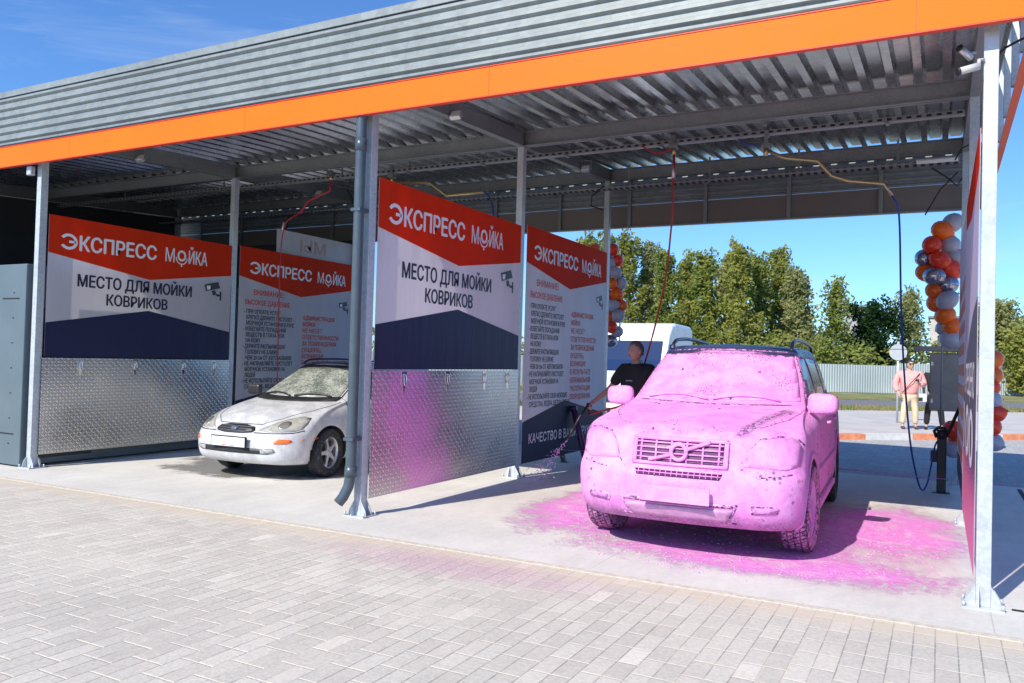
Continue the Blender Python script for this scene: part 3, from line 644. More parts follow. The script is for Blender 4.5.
# ------------------------------------------------------------ container in the left bay
t=thing('container','grey blue service container standing at the left edge of the car wash','container',(-13,9,0))
b=MB(); b.box((-2.9,-2.70,.02),(2.45,3.6,2.66),bev=.012); b.build('shell',CONT,t)
b=MB(); 
for z in (2.20,): b.box((1.95,-2.708,z),(2.32,-2.702,z+.012))
for z in (.42,): b.box((1.9,-2.708,z),(2.3,-2.702,z+.012))
b.build('vent_lines',DARKM,t)
b=MB(); b.box((2.452,-2.6,.1),(2.458,-1.7,2.1)); b.build('side_door',mat('container_dark',(.03,.035,.045),.5,0,.1),t)
b=MB()
for i in range(7): b.tube([(2.2,-2.703,.3+i*.33),(2.2,-2.71,.3+i*.33)],.008,6)
b.build('rivets',DARKM,t)
# brass boom above the container
def hose_thing(name,label,segs,cat='hose',group=None):
    t=thing(name,label,cat,segs[0][0][0],0,group); o0=Vector(segs[0][0][0])
    for nm,(pts,r,m) in zip([s_[3] for s_ in segs],[s_[:3] for s_ in segs]):
        q=[Vector(p)-o0 for p in pts]
        b=MB(); b.tube(smoothpts(q) if nm.endswith('hose') else q,r,8); b.build(nm,m,t)
    return t
def smoothpts(q,n=6):
    q=[Vector(p) for p in q]; out=[]
    e=[q[0]*2-q[1]]+q+[q[-1]*2-q[-2]]
    for i in range(1,len(e)-2):
        for k in range(n):
            t=k/n; a,b_,c,d_=e[i-1],e[i],e[i+1],e[i+2]
            out.append(.5*((2*b_)+(c-a)*t+(2*a-5*b_+4*c-d_)*t*t+(3*b_-a-3*c+d_)*t**3))
    out.append(q[-1]); return out
def V(l,y): 
    r=[]
    for u in l:
        p=aty(u[0],u[1],u[2] if len(u)>2 else y); r.append((p.x,p.y,p.z))
    return r
def bracket(c,t,m=GALV):
    b=MB(); c=Vector(c)-t.location; top=zb(c.y+t.location.y)+.02-t.location.z
    b.box((c.x-.05,c.y-.05,c.z-.02),(c.x+.05,c.y+.05,c.z+.035)); b.box((c.x-.02,c.y-.02,c.z+.036),(c.x+.02,c.y+.02,max(c.z+.06,top)))
    b.build('swivel_mount',m,t)
    b=MB(); b.tube([c+Vector((0,0,-.10)),c+Vector((0,0,-.021))],.03,10); b.build('swivel',BRASS,t)
# blue boom (right)
A=V([(766,147)],10.1)[0]
h=hose_thing('blue_hose_boom','blue washing hose hanging from a bent brass boom at the right of the bay',[
 (V([(766,150),(785,158),(818,161),(832,176),(848,181),(884,184),(892,196)],10.1),.020,BRASS,'boom_arm'),
 (V([(892,196),(899,215),(901,300,10.4),(904,370,10.8),(910,440,11.2),(917,478,11.5),(922,490,11.7),(927,484,11.8),(931,466,11.85),(935,446,11.9),(940,438,11.93)],10.1),.011,BLUEH,'hose')])
bracket(A,h)
A=V([(735,134),(742,142),(752,145),(764,146)],10.1)
h.name='blue_hose_boom'
b=MB(); b.tube([Vector(p)-h.location for p in smoothpts(A)],.011,8); b.build('feed_hose',BLUEH,h)
# red boom
h=hose_thing('red_hose_boom','red washing hose hanging straight from a swivel above the pink car to the man',[
 (V([(674,150),(674,172),(673,183)],10.0),.016,REDH,'boom_arm'),
 (V([(673,183),(673,205),(671,230),(666,275),(657,318,10.1),(648,352,10.15),(639,381,10.1),(632,400,10.0)],10.0),.012,REDH,'hose')])
bracket(V([(674,147)],10.0)[0],h)
b=MB(); b.tube([Vector(p)-h.location for p in smoothpts(V([(642,146),(650,151),(660,153),(672,149)],10.0))],.011,8); b.build('feed_hose',REDH,h)
b=MB(); b.tube([Vector(p)-h.location for p in V([(673,165),(673.5,178)],10.0)],.024,8); b.build('grey_sleeve',SILVER,h)
# brass boom above middle banner
h=hose_thing('brass_boom','bent brass boom with a short blue hose above the purple-tinted banner',[
 (V([(392,182),(430,183),(447,196),(484,192)],10.0),.022,BRASS,'boom_arm'),
 (V([(484,192),(490,198),(493,212),(493,236)],10.0),.012,BLUEH,'hose')])
bracket(V([(392,176)],10.0)[0],h)
# red boom in the left bay
h=hose_thing('red_hose_boom','red boom and thin red hose hanging above the silver car',[
 (V([(331,178),(330,191),(308,201),(301,212),(294,216)],10.0),.017,REDH,'boom_arm'),
 (V([(294,216),(285,225),(281,250),(279,300),(278,350),(277,392)],10.0),.010,REDH,'hose')])
bracket(V([(331,174)],10.0)[0],h)
b=MB(); b.tube([Vector(p)-h.location for p in V([(284,222),(282,232)],10.0)],.02,8); b.build('pale_sleeve',SILVER,h)
h=hose_thing('brass_boom','bent brass boom with a pale sleeve hanging above the container',[
 (V([(-12,230),(2,231),(12,239),(24,239)],10.0),.018,BRASS,'boom_arm'),
 (V([(24,233),(25,245),(26,262)],10.0),.03,SILVER,'pale_sleeve')])
bracket(V([(-12,226)],10.0)[0],h)
# ------------------------------------------------------------ cars
def loop_pts(L):
    yf,yr,hw=L['yf'],L['yr'],L['hw']; cf,cr=L.get('cf',.25),L.get('cr',.2); bow=L.get('bow',.1); rb=L.get('rb',.05)
    zf,zr=L['zf'],L['zr']; zm=L.get('zm'); crown=L.get('crown',0); st=L.get('st',.0); cb=L.get('cfy',cf)
    out=[]
    for t in (0,.36,.68,.9): 
        x=t*(hw-cf); out.append((x,yf+bow*(x/hw)**2))
    y0=yf+bow*((hw-cf)/hw)**2
    for a in (12,36,62,82): out.append((hw-cf+cf*math.sin(R(a)),y0+cb*(1-math.cos(R(a)))))
    ys=y0+cb; ye=yr-cr-rb
    for k in range(9): 
        u=k/8; out.append((hw-st*(2*u-1)**4,ys+(ye-ys)*u))
    y1=yr-rb
    for a in (70,40,12): out.append((hw-cr-st*.8+cr*math.sin(R(a)),y1-cr*(1-math.cos(R(a)))))
    for t in (.8,.4,0): out.append((t*(hw-cr-st),yr-rb*t*t))
    res=[]
    for x,y in out:
        u=(y-yf)/(yr-yf); z=zf+(zr-zf)*u
        if zm is not None: z+=(zm-(zf+zr)/2)*4*u*(1-u)
        z+=crown*(1-(x/hw)**2); res.append(Vector((x,y,z)))
    return res
def shell(name,loops,m,parent,S,sub=2):
    bm=bmesh.new(); n=None; rings=[]
    for L in loops:
        h=loop_pts(L); n=len(h)
        full=h+[Vector((-p.x,p.y,p.z)) for p in h[-2:0:-1]]
        rings.append([bm.verts.new(p*S) for p in full])
    k=len(rings[0])
    for a,b in zip(rings,rings[1:]):
        for i in range(k): bm.faces.new((a[i],a[(i+1)%k],b[(i+1)%k],b[i]))
    for r,rev in((rings[0],True),(rings[-1],False)):
        for i in range(0,n-1):
            li=(k-i)%k; lj=k-i-1
            vs=[r[i],r[i+1],r[lj],r[li]]; vs=[v for j,v in enumerate(vs) if v not in vs[:j]]
            if len(vs)>=3:
                try: bm.faces.new(vs[::-1] if not rev else vs)
                except ValueError: pass
    bmesh.ops.recalc_face_normals(bm,faces=bm.faces[:])
    me=bpy.data.meshes.new(name); bm.to_mesh(me); bm.free(); me.materials.append(m)
    o=bpy.data.objects.new(name,me); COL.objects.link(o); o.parent=parent
    mo=o.modifiers.new('s','SUBSURF'); mo.levels=sub; mo.render_levels=sub; mo.use_limit_surface=False
    return smooth(bake(o))
def cut(o,cutter):
    mo=o.modifiers.new('b','BOOLEAN'); mo.operation='DIFFERENCE'; mo.object=cutter; mo.solver='EXACT'
    bake(o); bpy.data.objects.remove(cutter)
def arches(o,ys,z,r,hw,depth,m):
    o.data.materials.append(m)
    for y in ys:
        for s in(-1,1):
            b=MB(); b.tube([(s*(hw-depth),y,z),(s*(hw+.3),y,z)],r,40); c=b.build('cutter',m); 
            c.data.materials.clear(); c.data.materials.append(o.data.materials[0]); c.data.materials.append(m)
            for p in c.data.polygons: p.material_index=1
            cut(o,c)
    # faces of the wells that lie inside get the dark material
    for p in o.data.polygons:
        c=p.center
        for y in ys:
            if abs(math.hypot(c.y-y,c.z-z)-r)<.012 and abs(c.x)<hw-.03: p.material_index=1
            if math.hypot(c.y-y,c.z-z)<r-.01 and abs(abs(c.x)-(hw-depth))<.01: p.material_index=1
def tree_of(o): 
    bm=bmesh.new(); bm.from_mesh(o.data); t=BVHTree.FromBMesh(bm); bm.free(); return t
def inside(p,poly):
    c=False; n=len(poly)
    for i in range(n):
        a,b=poly[i],poly[(i+1)%n]
        if (a[1]>p[1])!=(b[1]>p[1]) and p[0]<(b[0]-a[0])*(p[1]-a[1])/(b[1]-a[1])+a[0]: c=not c
    return c
def patch(bvh,poly,axis,step=.03,off=.004,depth=.012,S=1,bm=None,sgn=1):
    """project a 2-D outline onto the body. axis 'F': (x,z) seen from the front; 'S': (y,z) from the side sgn; 'T': (x,y) from the top"""
    poly=[(a*S,b*S) for a,b in poly]
    # densify the outline
    P=[]
    for i in range(len(poly)):
        a=Vector(poly[i]); b=Vector(poly[(i+1)%len(poly)]); k=max(1,int((b-a).length/step))
        for j in range(k): P.append(a.lerp(b,j/k))
    nb=len(P); xs=[p.x for p in P]; ys=[p.y for p in P]
    x=min(xs)+step/2
    pts=list(P)
    while x<max(xs):
        y=min(ys)+step/2
        while y<max(ys):
            if inside((x,y),poly) and min((Vector((x,y))-q).length for q in P)>step*.45: pts.append(Vector((x,y)))
            y+=step
        x+=step
    vo,eo,fo,*_=delaunay_2d_cdt(pts,[(i,(i+1)%nb) for i in range(nb)],[list(range(nb))],1,1e-5)
    b=bm or MB(); vs=[]; last=None
    for v in vo:
        if axis=='F': o_,d_=Vector((v.x,-3,v.y)),Vector((0,1,0))
        elif axis=='S': o_,d_=Vector((sgn*4,v.x,v.y)),Vector((-sgn,0,0))
        else: o_,d_=Vector((v.x,v.y,5)),Vector((0,0,-1))
        h=bvh.ray_cast(o_,d_)
        if h[0] is None: q=(last or o_); nn=-d_
        else: q,nn=h[0],h[1]; last=q
        if nn.dot(d_)>0: nn=-nn
        vs.append((q+nn*off,q-nn*depth))
    t=[b.bm.verts.new(a) for a,_ in vs]; u=[b.bm.verts.new(c) for _,c in vs]
    from collections import Counter
    ec=Counter(); dirs={}
    for f in fo:
        try: g=b.bm.faces.new([t[i] for i in f]); g.smooth=True; g.material_index=b.mi
        except ValueError: continue
        for i in range(len(f)):
            e=(f[i],f[(i+1)%len(f)]); ec[frozenset(e)]+=1; dirs[frozenset(e)]=e
    for e,c in ec.items():
        if c==1:
            i,j=dirs[e]
            try: g=b.bm.faces.new([t[j],t[i],u[i],u[j]]); g.material_index=b.mi
            except ValueError: pass
    return b
def line_poly(pts,w):
    pts=[Vector(p) for p in pts]; L=[];Rr=[]
    for i,p in enumerate(pts):
        t=(pts[min(i+1,len(pts)-1)]-pts[max(0,i-1)]).normalized(); n=Vector((-t.y,t.x))*w/2
        L.append(tuple(p+n)); Rr.append(tuple(p-n))
    return L+Rr[::-1]
def arc_poly(cy_,cz,r0,r1,a0,a1,n=20):
    A=[(cy_+r1*math.cos(R(a0+(a1-a0)*k/n)),cz+r1*math.sin(R(a0+(a1-a0)*k/n))) for k in range(n+1)]
    B=[(cy_+r0*math.cos(R(a0+(a1-a0)*k/n)),cz+r0*math.sin(R(a0+(a1-a0)*k/n))) for k in range(n+1)]
    return A+B[::-1]
def wheel(parent,x,y,r,w,sgn,tm,rm,spokes,steer=0,rr=.66):
    b=MB(); hw=w/2
    prof=[(r*rr,-hw*.80),(r*.76,-hw*.98),(r*.88,-hw*1.0),(r*.965,-hw*.9),(r*.995,-hw*.72),(r,-hw*.4),(r,hw*.4),(r*.995,hw*.72),(r*.965,hw*.9),(r*.88,hw*1.0),(r*.76,hw*.98),(r*rr,hw*.80)]
    b.lathe(prof,(0,0,0),'X',48)
    t=b.build('wheel',tm,parent,(x,y,r)); t.rotation_euler.z=steer
    q=MB(); s=sgn; R0=r*rr
    q.lathe([(R0,s*hw*.78),(R0*.94,s*hw*.72),(R0*.90,s*hw*.45),(R0*.90,-s*hw*.6)],(0,0,0),'X',40)
    q.lathe([(R0*.28,s*hw*.30),(R0*.27,s*hw*.55),(R0*.2,s*hw*.62),(0,s*hw*.62)],(0,0,0),'X',24)
    for k in range(spokes):
        a=2*PI*k/spokes+.3
        M=Matrix.Rotation(a,4,'X')
        w0,w1=(R0*.17,R0*.12)
        q.prism([(-w0,R0*.2),(w0,R0*.2),(w1*.8,R0*.6),(w1*1.3,R0*.95),(-w1*1.3,R0*.95),(-w1*.8,R0*.6)],s*hw*.38,s*hw*.60,'YZ',M)
    q.build('rim',rm,t)
    q=MB(); q.lathe([(R0*.89,-s*hw*.1),(0,-s*hw*.1)],(0,0,0),'X',32); q.lathe([(R0*.60,s*hw*.1),(R0*.60,s*hw*.02),(0,s*hw*.02)],(0,0,0),'X',32); q.build('brake_disc',mat('brake_disc',(.10,.09,.085),.5,.5,.2),t)
    return t

# ---- pink-foamed sport utility vehicle
S=1.03; th=R(2.4)
suv=thing('suv','large estate-type SUV covered in thick pink washing foam in the open bay','car')
L=[dict(yf=.42,yr=4.62,hw=.74,zf=.26,zr=.28,cf=.25),
   dict(yf=.22,yr=4.74,hw=.86,zf=.24,zr=.27,bow=.12,cf=.30,st=.02),
   dict(yf=.10,yr=4.78,hw=.915,zf=.30,zr=.33,bow=.13,cf=.34,st=.03),
   dict(yf=.02,yr=4.80,hw=.935,zf=.42,zr=.45,bow=.14,cf=.36,st=.03),
   dict(yf=.00,yr=4.80,hw=.945,zf=.60,zr=.62,bow=.14,cf=.38,st=.03),
   dict(yf=.02,yr=4.79,hw=.945,zf=.685,zr=.70,bow=.15,cf=.38,st=.03),
   dict(yf=.075,yr=4.76,hw=.935,zf=.73,zr=.80,bow=.16,cf=.38,st=.02),
   dict(yf=.10,yr=4.74,hw=.935,zf=.92,zr=1.00,bow=.18,cf=.40,st=.03),
   dict(yf=.16,yr=4.72,hw=.925,zf=.985,zr=1.10,zm=1.06,bow=.20,cf=.42,crown=.02,st=.04),
   dict(yf=.30,yr=4.70,hw=.885,zf=1.03,zr=1.16,zm=1.125,bow=.20,cf=.40,crown=.03,st=.05),
   dict(yf=.72,yr=4.68,hw=.845,zf=1.10,zr=1.19,zm=1.165,bow=.22,cf=.34,crown=.03,st=.04),
   dict(yf=1.12,yr=4.66,hw=.825,zf=1.155,zr=1.21,zm=1.20,bow=.28,cf=.26,crown=.02,st=.04),
   dict(yf=1.25,yr=4.65,hw=.81,zf=1.20,zr=1.25,zm=1.24,bow=.30,cf=.20,crown=.01,st=.04),
   dict(yf=1.66,yr=4.58,hw=.735,zf=1.48,zr=1.50,bow=.26,cf=.14,st=.03),
   dict(yf=1.97,yr=4.48,hw=.665,zf=1.68,zr=1.66,zm=1.70,bow=.22,cf=.12,st=.03),
   dict(yf=2.06,yr=4.42,hw=.64,zf=1.715,zr=1.69,zm=1.74,bow=.20,cf=.12,crown=.015,st=.03),
   dict(yf=2.24,yr=4.25,hw=.50,zf=1.745,zr=1.73,zm=1.765,bow=.12,cf=.12,crown=.02)]
body=shell('body',L,FOAM,suv,S)
bv=tree_of(body)
WR=.365*S
arches(body,(.93*S,3.79*S),.36*S,.425*S,.945*S,.30*S,DARKM)
FO2=m_foamcar(False)
fs=N('broken_foam_seam'); fsp=fs.co(); fsn=fs.noise(fsp,28,4,.75); fs.set(fs.mix(fs.ss(fsn,.47,.54),(.74,.33,.66),(.07,.02,.09)),.5,0.0); FSEAM=fs.m
FDARK=mat('wet_shadow_gap',(.10,.012,.09),.4,0,.4,30)
# grille: recess plate, bars, ring emblem with slash
GK=.83
G=[(x*GK,z) for x,z in [(-.40,.745),(.40,.745),(.435,.80),(.43,.915),(.41,.935),(-.41,.935),(-.43,.915),(-.435,.80)]]
gr=patch(bv,G,'F',.05,.004,.01,S).build('grille',FDARK,suv)
bars=MB()
for i in range(6):
    x=(.375-.15*i)*GK
    patch(bv,[(x-.007,.755),(x+.007,.755),(x+.007,.925),(x-.007,.925)],'F',.05,.016,.006,S,bars)
for i in range(-5,6):
    pass
for z in (.785,.825,.865,.905): patch(bv,[(-.42*GK,z-.005),(.42*GK,z-.005),(.42*GK,z+.005),(-.42*GK,z+.005)],'F',.05,.018,.006,S,bars)
bars.build('grille_bars',FO2,gr)
fr=MB()
for p in ([(-.46,.73),(.46,.73),(.44,.755),(-.44,.755)],[(-.44,.922),(.44,.922),(.45,.95),(-.45,.95)],[(.415,.75),(.46,.735),(.46,.94),(.42,.93)],[(-.415,.75),(-.46,.735),(-.46,.94),(-.42,.93)]): patch(bv,[(x*GK,z) for x,z in p],'F',.05,.018,.02,S,fr)
fr.build('grille_frame',FO2,gr)
em=MB(); patch(bv,arc_poly(0,.838,.046,.074,0,179.9,16),'F',.03,.035,.02,S,em); patch(bv,arc_poly(0,.838,.046,.074,180,359.9,16),'F',.03,.035,.02,S,em); patch(bv,line_poly([(-.24,.762),(-.06,.815)],.024),'F',.03,.034,.02,S,em); patch(bv,line_poly([(.055,.86),(.24,.925)],.024),'F',.03,.034,.02,S,em)
em.build('emblem',FO2,suv)
b=patch(bv,[(-.33,.650),(.33,.650),(.35,.695),(-.35,.695)],'F',.05,.003,.01,S); lg=b.build('lower_grille',FDARK,suv)
b=MB()
for i in range(-7,8): patch(bv,[(i*.045-.003,.655),(i*.045+.003,.655),(i*.045+.003,.692),(i*.045-.003,.692)],'F',.06,.010,.006,S,b)
patch(bv,[(-.34,.670),(.34,.670),(.34,.676),(-.34,.676)],'F',.06,.013,.006,S,b)
b.build('grille_bars',FO2,lg)
# number plate
b=MB(); b.box((-.27*S,-.035,.455*S),(.27*S,-.018,.58*S),bev=.006); npl=b.build('number_plate',FO2,suv)
b=MB(); b.box((-.275*S,-.030,.446*S),(.275*S,-.012,.4525*S)); b.build('plate_holder',FDARK,npl)
# lower intake and skid plate
patch(bv,[(-.46,.47),(.46,.47),(.44,.44),(-.44,.44)],'F',.05,.004,.01,S).build('lower_intake',FSEAM,suv)
b=patch(bv,[(-.43,.425),(.43,.425),(.37,.325),(-.37,.325)],'F',.05,.012,.012,S); b.build('skid_plate',mat('foamed_silver',(.60,.30,.53),.45,.1,.2,14),suv)
b=MB()
for s in(-1,1): patch(bv,line_poly([(s*.46,.475),(s*.44,.425),(s*.38,.325)],.018),'F',.03,.005,.01,S,b)
patch(bv,line_poly([(-.45,.32),(.45,.32)],.012),'F',.05,.005,.01,S,b)
b.build('intake_seam',FSEAM,suv)
for s in(-1,1):
    fl=patch(bv,[(s*.57,.405),(s*.75,.42),(s*.765,.455),(s*.74,.475),(s*.57,.475),(s*.555,.44)],'F',.03,.003,.012,S).build('fog_light',FSEAM,suv)
    patch(bv,[(s*.585,.415),(s*.735,.428),(s*.745,.452),(s*.725,.465),(s*.585,.463)],'F',.03,.010,.01,S).build('fog_lens',mat('foamed_lens',(.62,.22,.58),.3,0,.3,20),fl)
    patch(bv,line_poly([(s*.60,.685),(s*.84,.715)],.010),'F',.03,.004,.01,S).build('bumper_seam',FSEAM,suv)
    # headlight
    HL=[(.50,.76),(.80,.745),(.885,.775),(.90,.90),(.86,.965),(.74,.985),(.60,.965),(.545,.90)]
    HL=[(s*a,c) for a,c in HL]
    hl=patch(bv,HL,'F',.035,.005,.012,S).build('headlight',FO2,suv)
    b=MB()
    seam=[(.475,.735),(.50,.765),(.545,.90),(.60,.97),(.74,.995),(.86,.975),(.905,.93)]
    patch(bv,line_poly([(s*a,c) for a,c in seam],.009),'F',.03,.0035,.01,S,b); b.build('lamp_seam',FSEAM,hl)
# windscreen foam pane and wipers
ws=[(-.76,1.225),(.76,1.225),(.70,1.45),(.62,1.665),(-.62,1.665),(-.70,1.45)]
patch(bv,ws,'F',.045,.006,.012,S).build('windscreen',FOAM,suv)
b=MB()
patch(bv,line_poly([(-.57,1.685),(-.3,1.70),(.1,1.703),(.57,1.685)],.008),'F',.04,.004,.01,S,b)
for s in (-1,1): patch(bv,line_poly([(s*.785,1.26),(s*.725,1.46),(s*.645,1.65)],.010),'F',.03,.003,.01,S,b)
patch(bv,line_poly([(-.70,1.195),(0,1.185),(.70,1.195)],.007),'F',.04,.003,.01,S,b)
b.build('windscreen_seam',FSEAM,suv)
def wiper(x0,x1,z0):
    b=MB(); pts=[]
    for k in range(9):
        x=x0+(x1-x0)*k/8; h=bv.ray_cast(Vector((x*S,-3,(z0+.035*math.sin(PI*k/8))*S)),Vector((0,1,0)))
        if h[0]: pts.append(h[0]+h[1]*.02)
    b.tube(pts,.010,6); b.build('wiper',FO2,suv)
wiper(-.62,-.02,1.21); wiper(.02,.60,1.215)
# side glass, door seams
for s in(-1,1):
    for nm,poly in (('front_window',[(1.62,1.235),(2.52,1.25),(2.50,1.63),(2.16,1.615),(1.95,1.50)]),('rear_window',[(2.60,1.25),(3.42,1.265),(3.46,1.62),(2.58,1.635)]),('quarter_window',[(3.55,1.27),(4.30,1.30),(4.16,1.60),(3.58,1.62)])):
        patch(bv,poly,'S',.06,.004,.01,S,sgn=s).build(nm,mat('foamed_glass',(.16,.10,.20),.15,0,.5,16),suv)
    b=MB()
    for ln in ([(1.40,1.12),(1.33,.9),(1.32,.5),(1.38,.36)],[(2.56,1.24),(2.56,.36)],[(3.52,1.25),(3.50,.95),(3.38,.80)],[(1.35,.36),(3.35,.36)]):
        patch(bv,line_poly(ln,.008),'S',.05,.0025,.01,S,b,s)
    b.build('door_seam',FSEAM,suv)
    for y in(2.38,3.30):
        h=bv.ray_cast(Vector((s*4,y*S,1.0*S)),Vector((-s,0,0)))
        if h[0]: b=MB(); c=h[0]; b.tube([c+Vector((0,-.09,0)),c+Vector((s*.03,-.07,.0)),c+Vector((s*.03,.07,0)),c+Vector((0,.09,0))],.014,8); b.build('door_handle',FO2,suv)
    for y in (.93,3.79):
        patch(bv,arc_poly(y,.36,.428,.475,-12,192,26),'S',.05,.014,.012,S,sgn=s).build('arch_lip',FO2,suv)
    b=MB(); b.box((s*.84*S,1.42*S,.27*S),(s*.955*S,3.3*S,.34*S),bev=.02); b.build('side_sill',FO2,suv)
    b=patch(bv,[(1.3,.60),(3.36,.60),(3.36,.66),(1.3,.66)],'S',.07,.014,.01,S,sgn=s); b.build('side_moulding',FO2,suv)
    # mirrors
    b=MB(); M=Matrix.Translation((s*.955*S,1.52*S,1.215*S))@Matrix.Rotation(s*R(-8),4,'Z')
    q=bmesh.ops.create_cube(b.bm,size=1); bmesh.ops.transform(b.bm,matrix=Matrix.Diagonal((.27,.17,.20,1)),verts=q['verts'])
    bmesh.ops.subdivide_edges(b.bm,edges=b.bm.edges[:],cuts=1,use_grid_fill=True)
    for v in b.bm.verts:
        v.co.y*=1-.25*abs(v.co.x/.14); v.co.z*=1-.12*max(0,s*v.co.x/.14)
    o=b.build('mirror',FO2,suv); o.matrix_local=M; mo=o.modifiers.new('s','SUBSURF'); mo.levels=mo.render_levels=2; bake(o); smooth(o)
    b=MB(); b.bar((s*.83*S,1.55*S,1.16*S),(s*.96*S,1.54*S,1.20*S),.09,.07); b.build('mirror_arm',FO2,o).matrix_parent_inverse=M.inverted()
    b=MB(); b.box((-.115,.068,-.075),(.115,.074,.075)); b.build('mirror_glass',mat('mirror_glass',(.3,.3,.32),.05,1,.05),o)
    # roof rails
    pts=[(s*.60*S,y*S,z*S) for y,z in ((2.15,1.70),(2.22,1.765),(2.40,1.805),(2.9,1.825),(3.6,1.815),(4.05,1.785),(4.22,1.70))]
    b=MB(); b.tube(smoothpts(pts),.020,10); b.build('roof_rail',mat('rail_grey',(.14,.14,.20),.35,.4,.1),suv)
    wheel(suv,s*.835*S,.93*S,WR,.235*S,s,TYF,FO2 if s>0 else FO2,5,R(-3),.66)
    wheel(suv,s*.825*S,3.79*S,WR,.235*S,s,TYF if s<0 else TYW,SILVER,5,0,.66)
b=MB(); b.box((-.62*S,.5*S,.22*S),(.62*S,4.5*S,.30*S)); b.build('underbody',DARKM,suv)
# bonnet seam
b=MB()
for s in(-1,1): patch(bv,line_poly([(s*.47,.30),(s*.60,.42),(s*.745,.80),(s*.80,1.2),(s*.805,1.36)],.008),'T',.05,.0025,.01,S,b)
b.build('bonnet_seam',FSEAM,suv)
suv.location=(-1.875,6.42,0); suv.rotation_euler.z=th

# ---- silver-white hatchback
S2=1.03
fc=thing('hatchback','small wet white hatchback with foam on its bonnet standing in the left bay','car')
L=[dict(yf=.42,yr=3.85,hw=.64,zf=.20,zr=.22,cf=.22),
   dict(yf=.16,yr=4.02,hw=.77,zf=.175,zr=.20,bow=.16,cf=.34,st=.02),
   dict(yf=.05,yr=4.10,hw=.82,zf=.23,zr=.26,bow=.18,cf=.40,st=.03),
   dict(yf=.0,yr=4.14,hw=.838,zf=.36,zr=.40,bow=.20,cf=.44,st=.03),
   dict(yf=.0,yr=4.15,hw=.845,zf=.50,zr=.54,bow=.22,cf=.46,st=.03),
   dict(yf=.05,yr=4.14,hw=.848,zf=.575,zr=.68,bow=.24,cf=.46,st=.03),
   dict(yf=.10,yr=4.12,hw=.845,zf=.63,zr=.80,zm=.72,bow=.26,cf=.46,st=.03),
   dict(yf=.22,yr=4.10,hw=.825,zf=.70,zr=.90,zm=.84,bow=.28,cf=.46,crown=.02,st=.03),
   dict(yf=.42,yr=4.08,hw=.79,zf=.775,zr=.95,zm=.92,bow=.28,cf=.44,crown=.03,st=.03),
   dict(yf=.72,yr=4.05,hw=.765,zf=.85,zr=.98,zm=.955,bow=.28,cf=.38,crown=.03,st=.03),
   dict(yf=1.00,yr=4.02,hw=.75,zf=.915,zr=1.00,zm=.985,bow=.32,cf=.30,crown=.015,st=.03),
   dict(yf=1.06,yr=4.00,hw=.74,zf=.94,zr=1.02,zm=1.005,bow=.32,cf=.24,crown=.01,st=.03),
   dict(yf=1.48,yr=3.92,hw=.665,zf=1.18,zr=1.22,bow=.26,cf=.16,st=.03),
   dict(yf=1.82,yr=3.80,hw=.59,zf=1.365,zr=1.36,zm=1.385,bow=.22,cf=.12,st=.03),
   dict(yf=1.92,yr=3.70,hw=.56,zf=1.40,zr=1.385,zm=1.42,bow=.18,cf=.12,crown=.01,st=.03),
   dict(yf=2.1,yr=3.5,hw=.42,zf=1.425,zr=1.41,zm=1.44,bow=.12,cf=.12,crown=.015)]
fb=shell('body',L,WPAINT,fc,S2); bv2=tree_of(fb)
arches(fb,(.86*S2,3.475*S2),.30*S2,.345*S2,.845*S2,.26*S2,DARKM)
BSEAM=mat('panel_gap',(.03,.03,.035),.6,0,.1)
G=[(-.30,.60),(-.27,.575),(-.14,.562),(.14,.562),(.27,.575),(.30,.60),(.27,.635),(.14,.66),(-.14,.66),(-.27,.635)]
gr=patch(bv2,G,'F',.04,.006,.01,S2).build('grille',BLACK,fc)
b=MB()
for z in (.585,.61,.635): patch(bv2,[(-.26,z-.004),(.26,z-.004),(.26,z+.004),(-.26,z+.004)],'F',.05,.012,.006,S2,b)
b.build('grille_bars',mat('grille_grey',(.12,.12,.13),.4,.2,.1),gr)
e=[(.055*math.cos(2*PI*k/20),.611+.024*math.sin(2*PI*k/20)) for k in range(20)]
o=patch(bv2,e,'F',.04,.022,.02,S2).build('emblem',mat('emblem_blue',(.10,.12,.18),.3,0,.1),fc)
patch(bv2,arc_poly(0,.611,.0001,.0002,0,1,2),'F',.04,.02,.02,S2).build('emblem_centre',SILVER,o)
b=MB(); b.box((-.26*S2,-.03,.405*S2),(.26*S2,-.016,.515*S2),bev=.004); npl=b.build('number_plate',mat('plate_white',(.82,.82,.82),.4,0,.03),fc)
b=MB(); b.box((-.28*S2,-.0155,.392*S2),(.28*S2,-.008,.528*S2)); b.box((-.265*S2,-.026,.5175*S2),(.265*S2,-.012,.521*S2)); b.box((-.268*S2,-.026,.40*S2),(-.2625*S2,-.010,.52*S2)); b.box((.2625*S2,-.026,.40*S2),(.268*S2,-.010,.52*S2))
b.build('plate_holder',BLACK,npl)
b=MB(); b.box((-.10,-.0325,.415*S2),(-.03,-.0302,.425*S2)); b.box((.03,-.0325,.415*S2),(.10,-.0302,.425*S2)); b.build('plate_marks',TXR,npl)
patch(bv2,[(-.52,.33),(.52,.33),(.60,.36),(.58,.395),(-.58,.395),(-.60,.36)],'F',.04,.004,.01,S2).build('lower_grille',BLACK,fc)
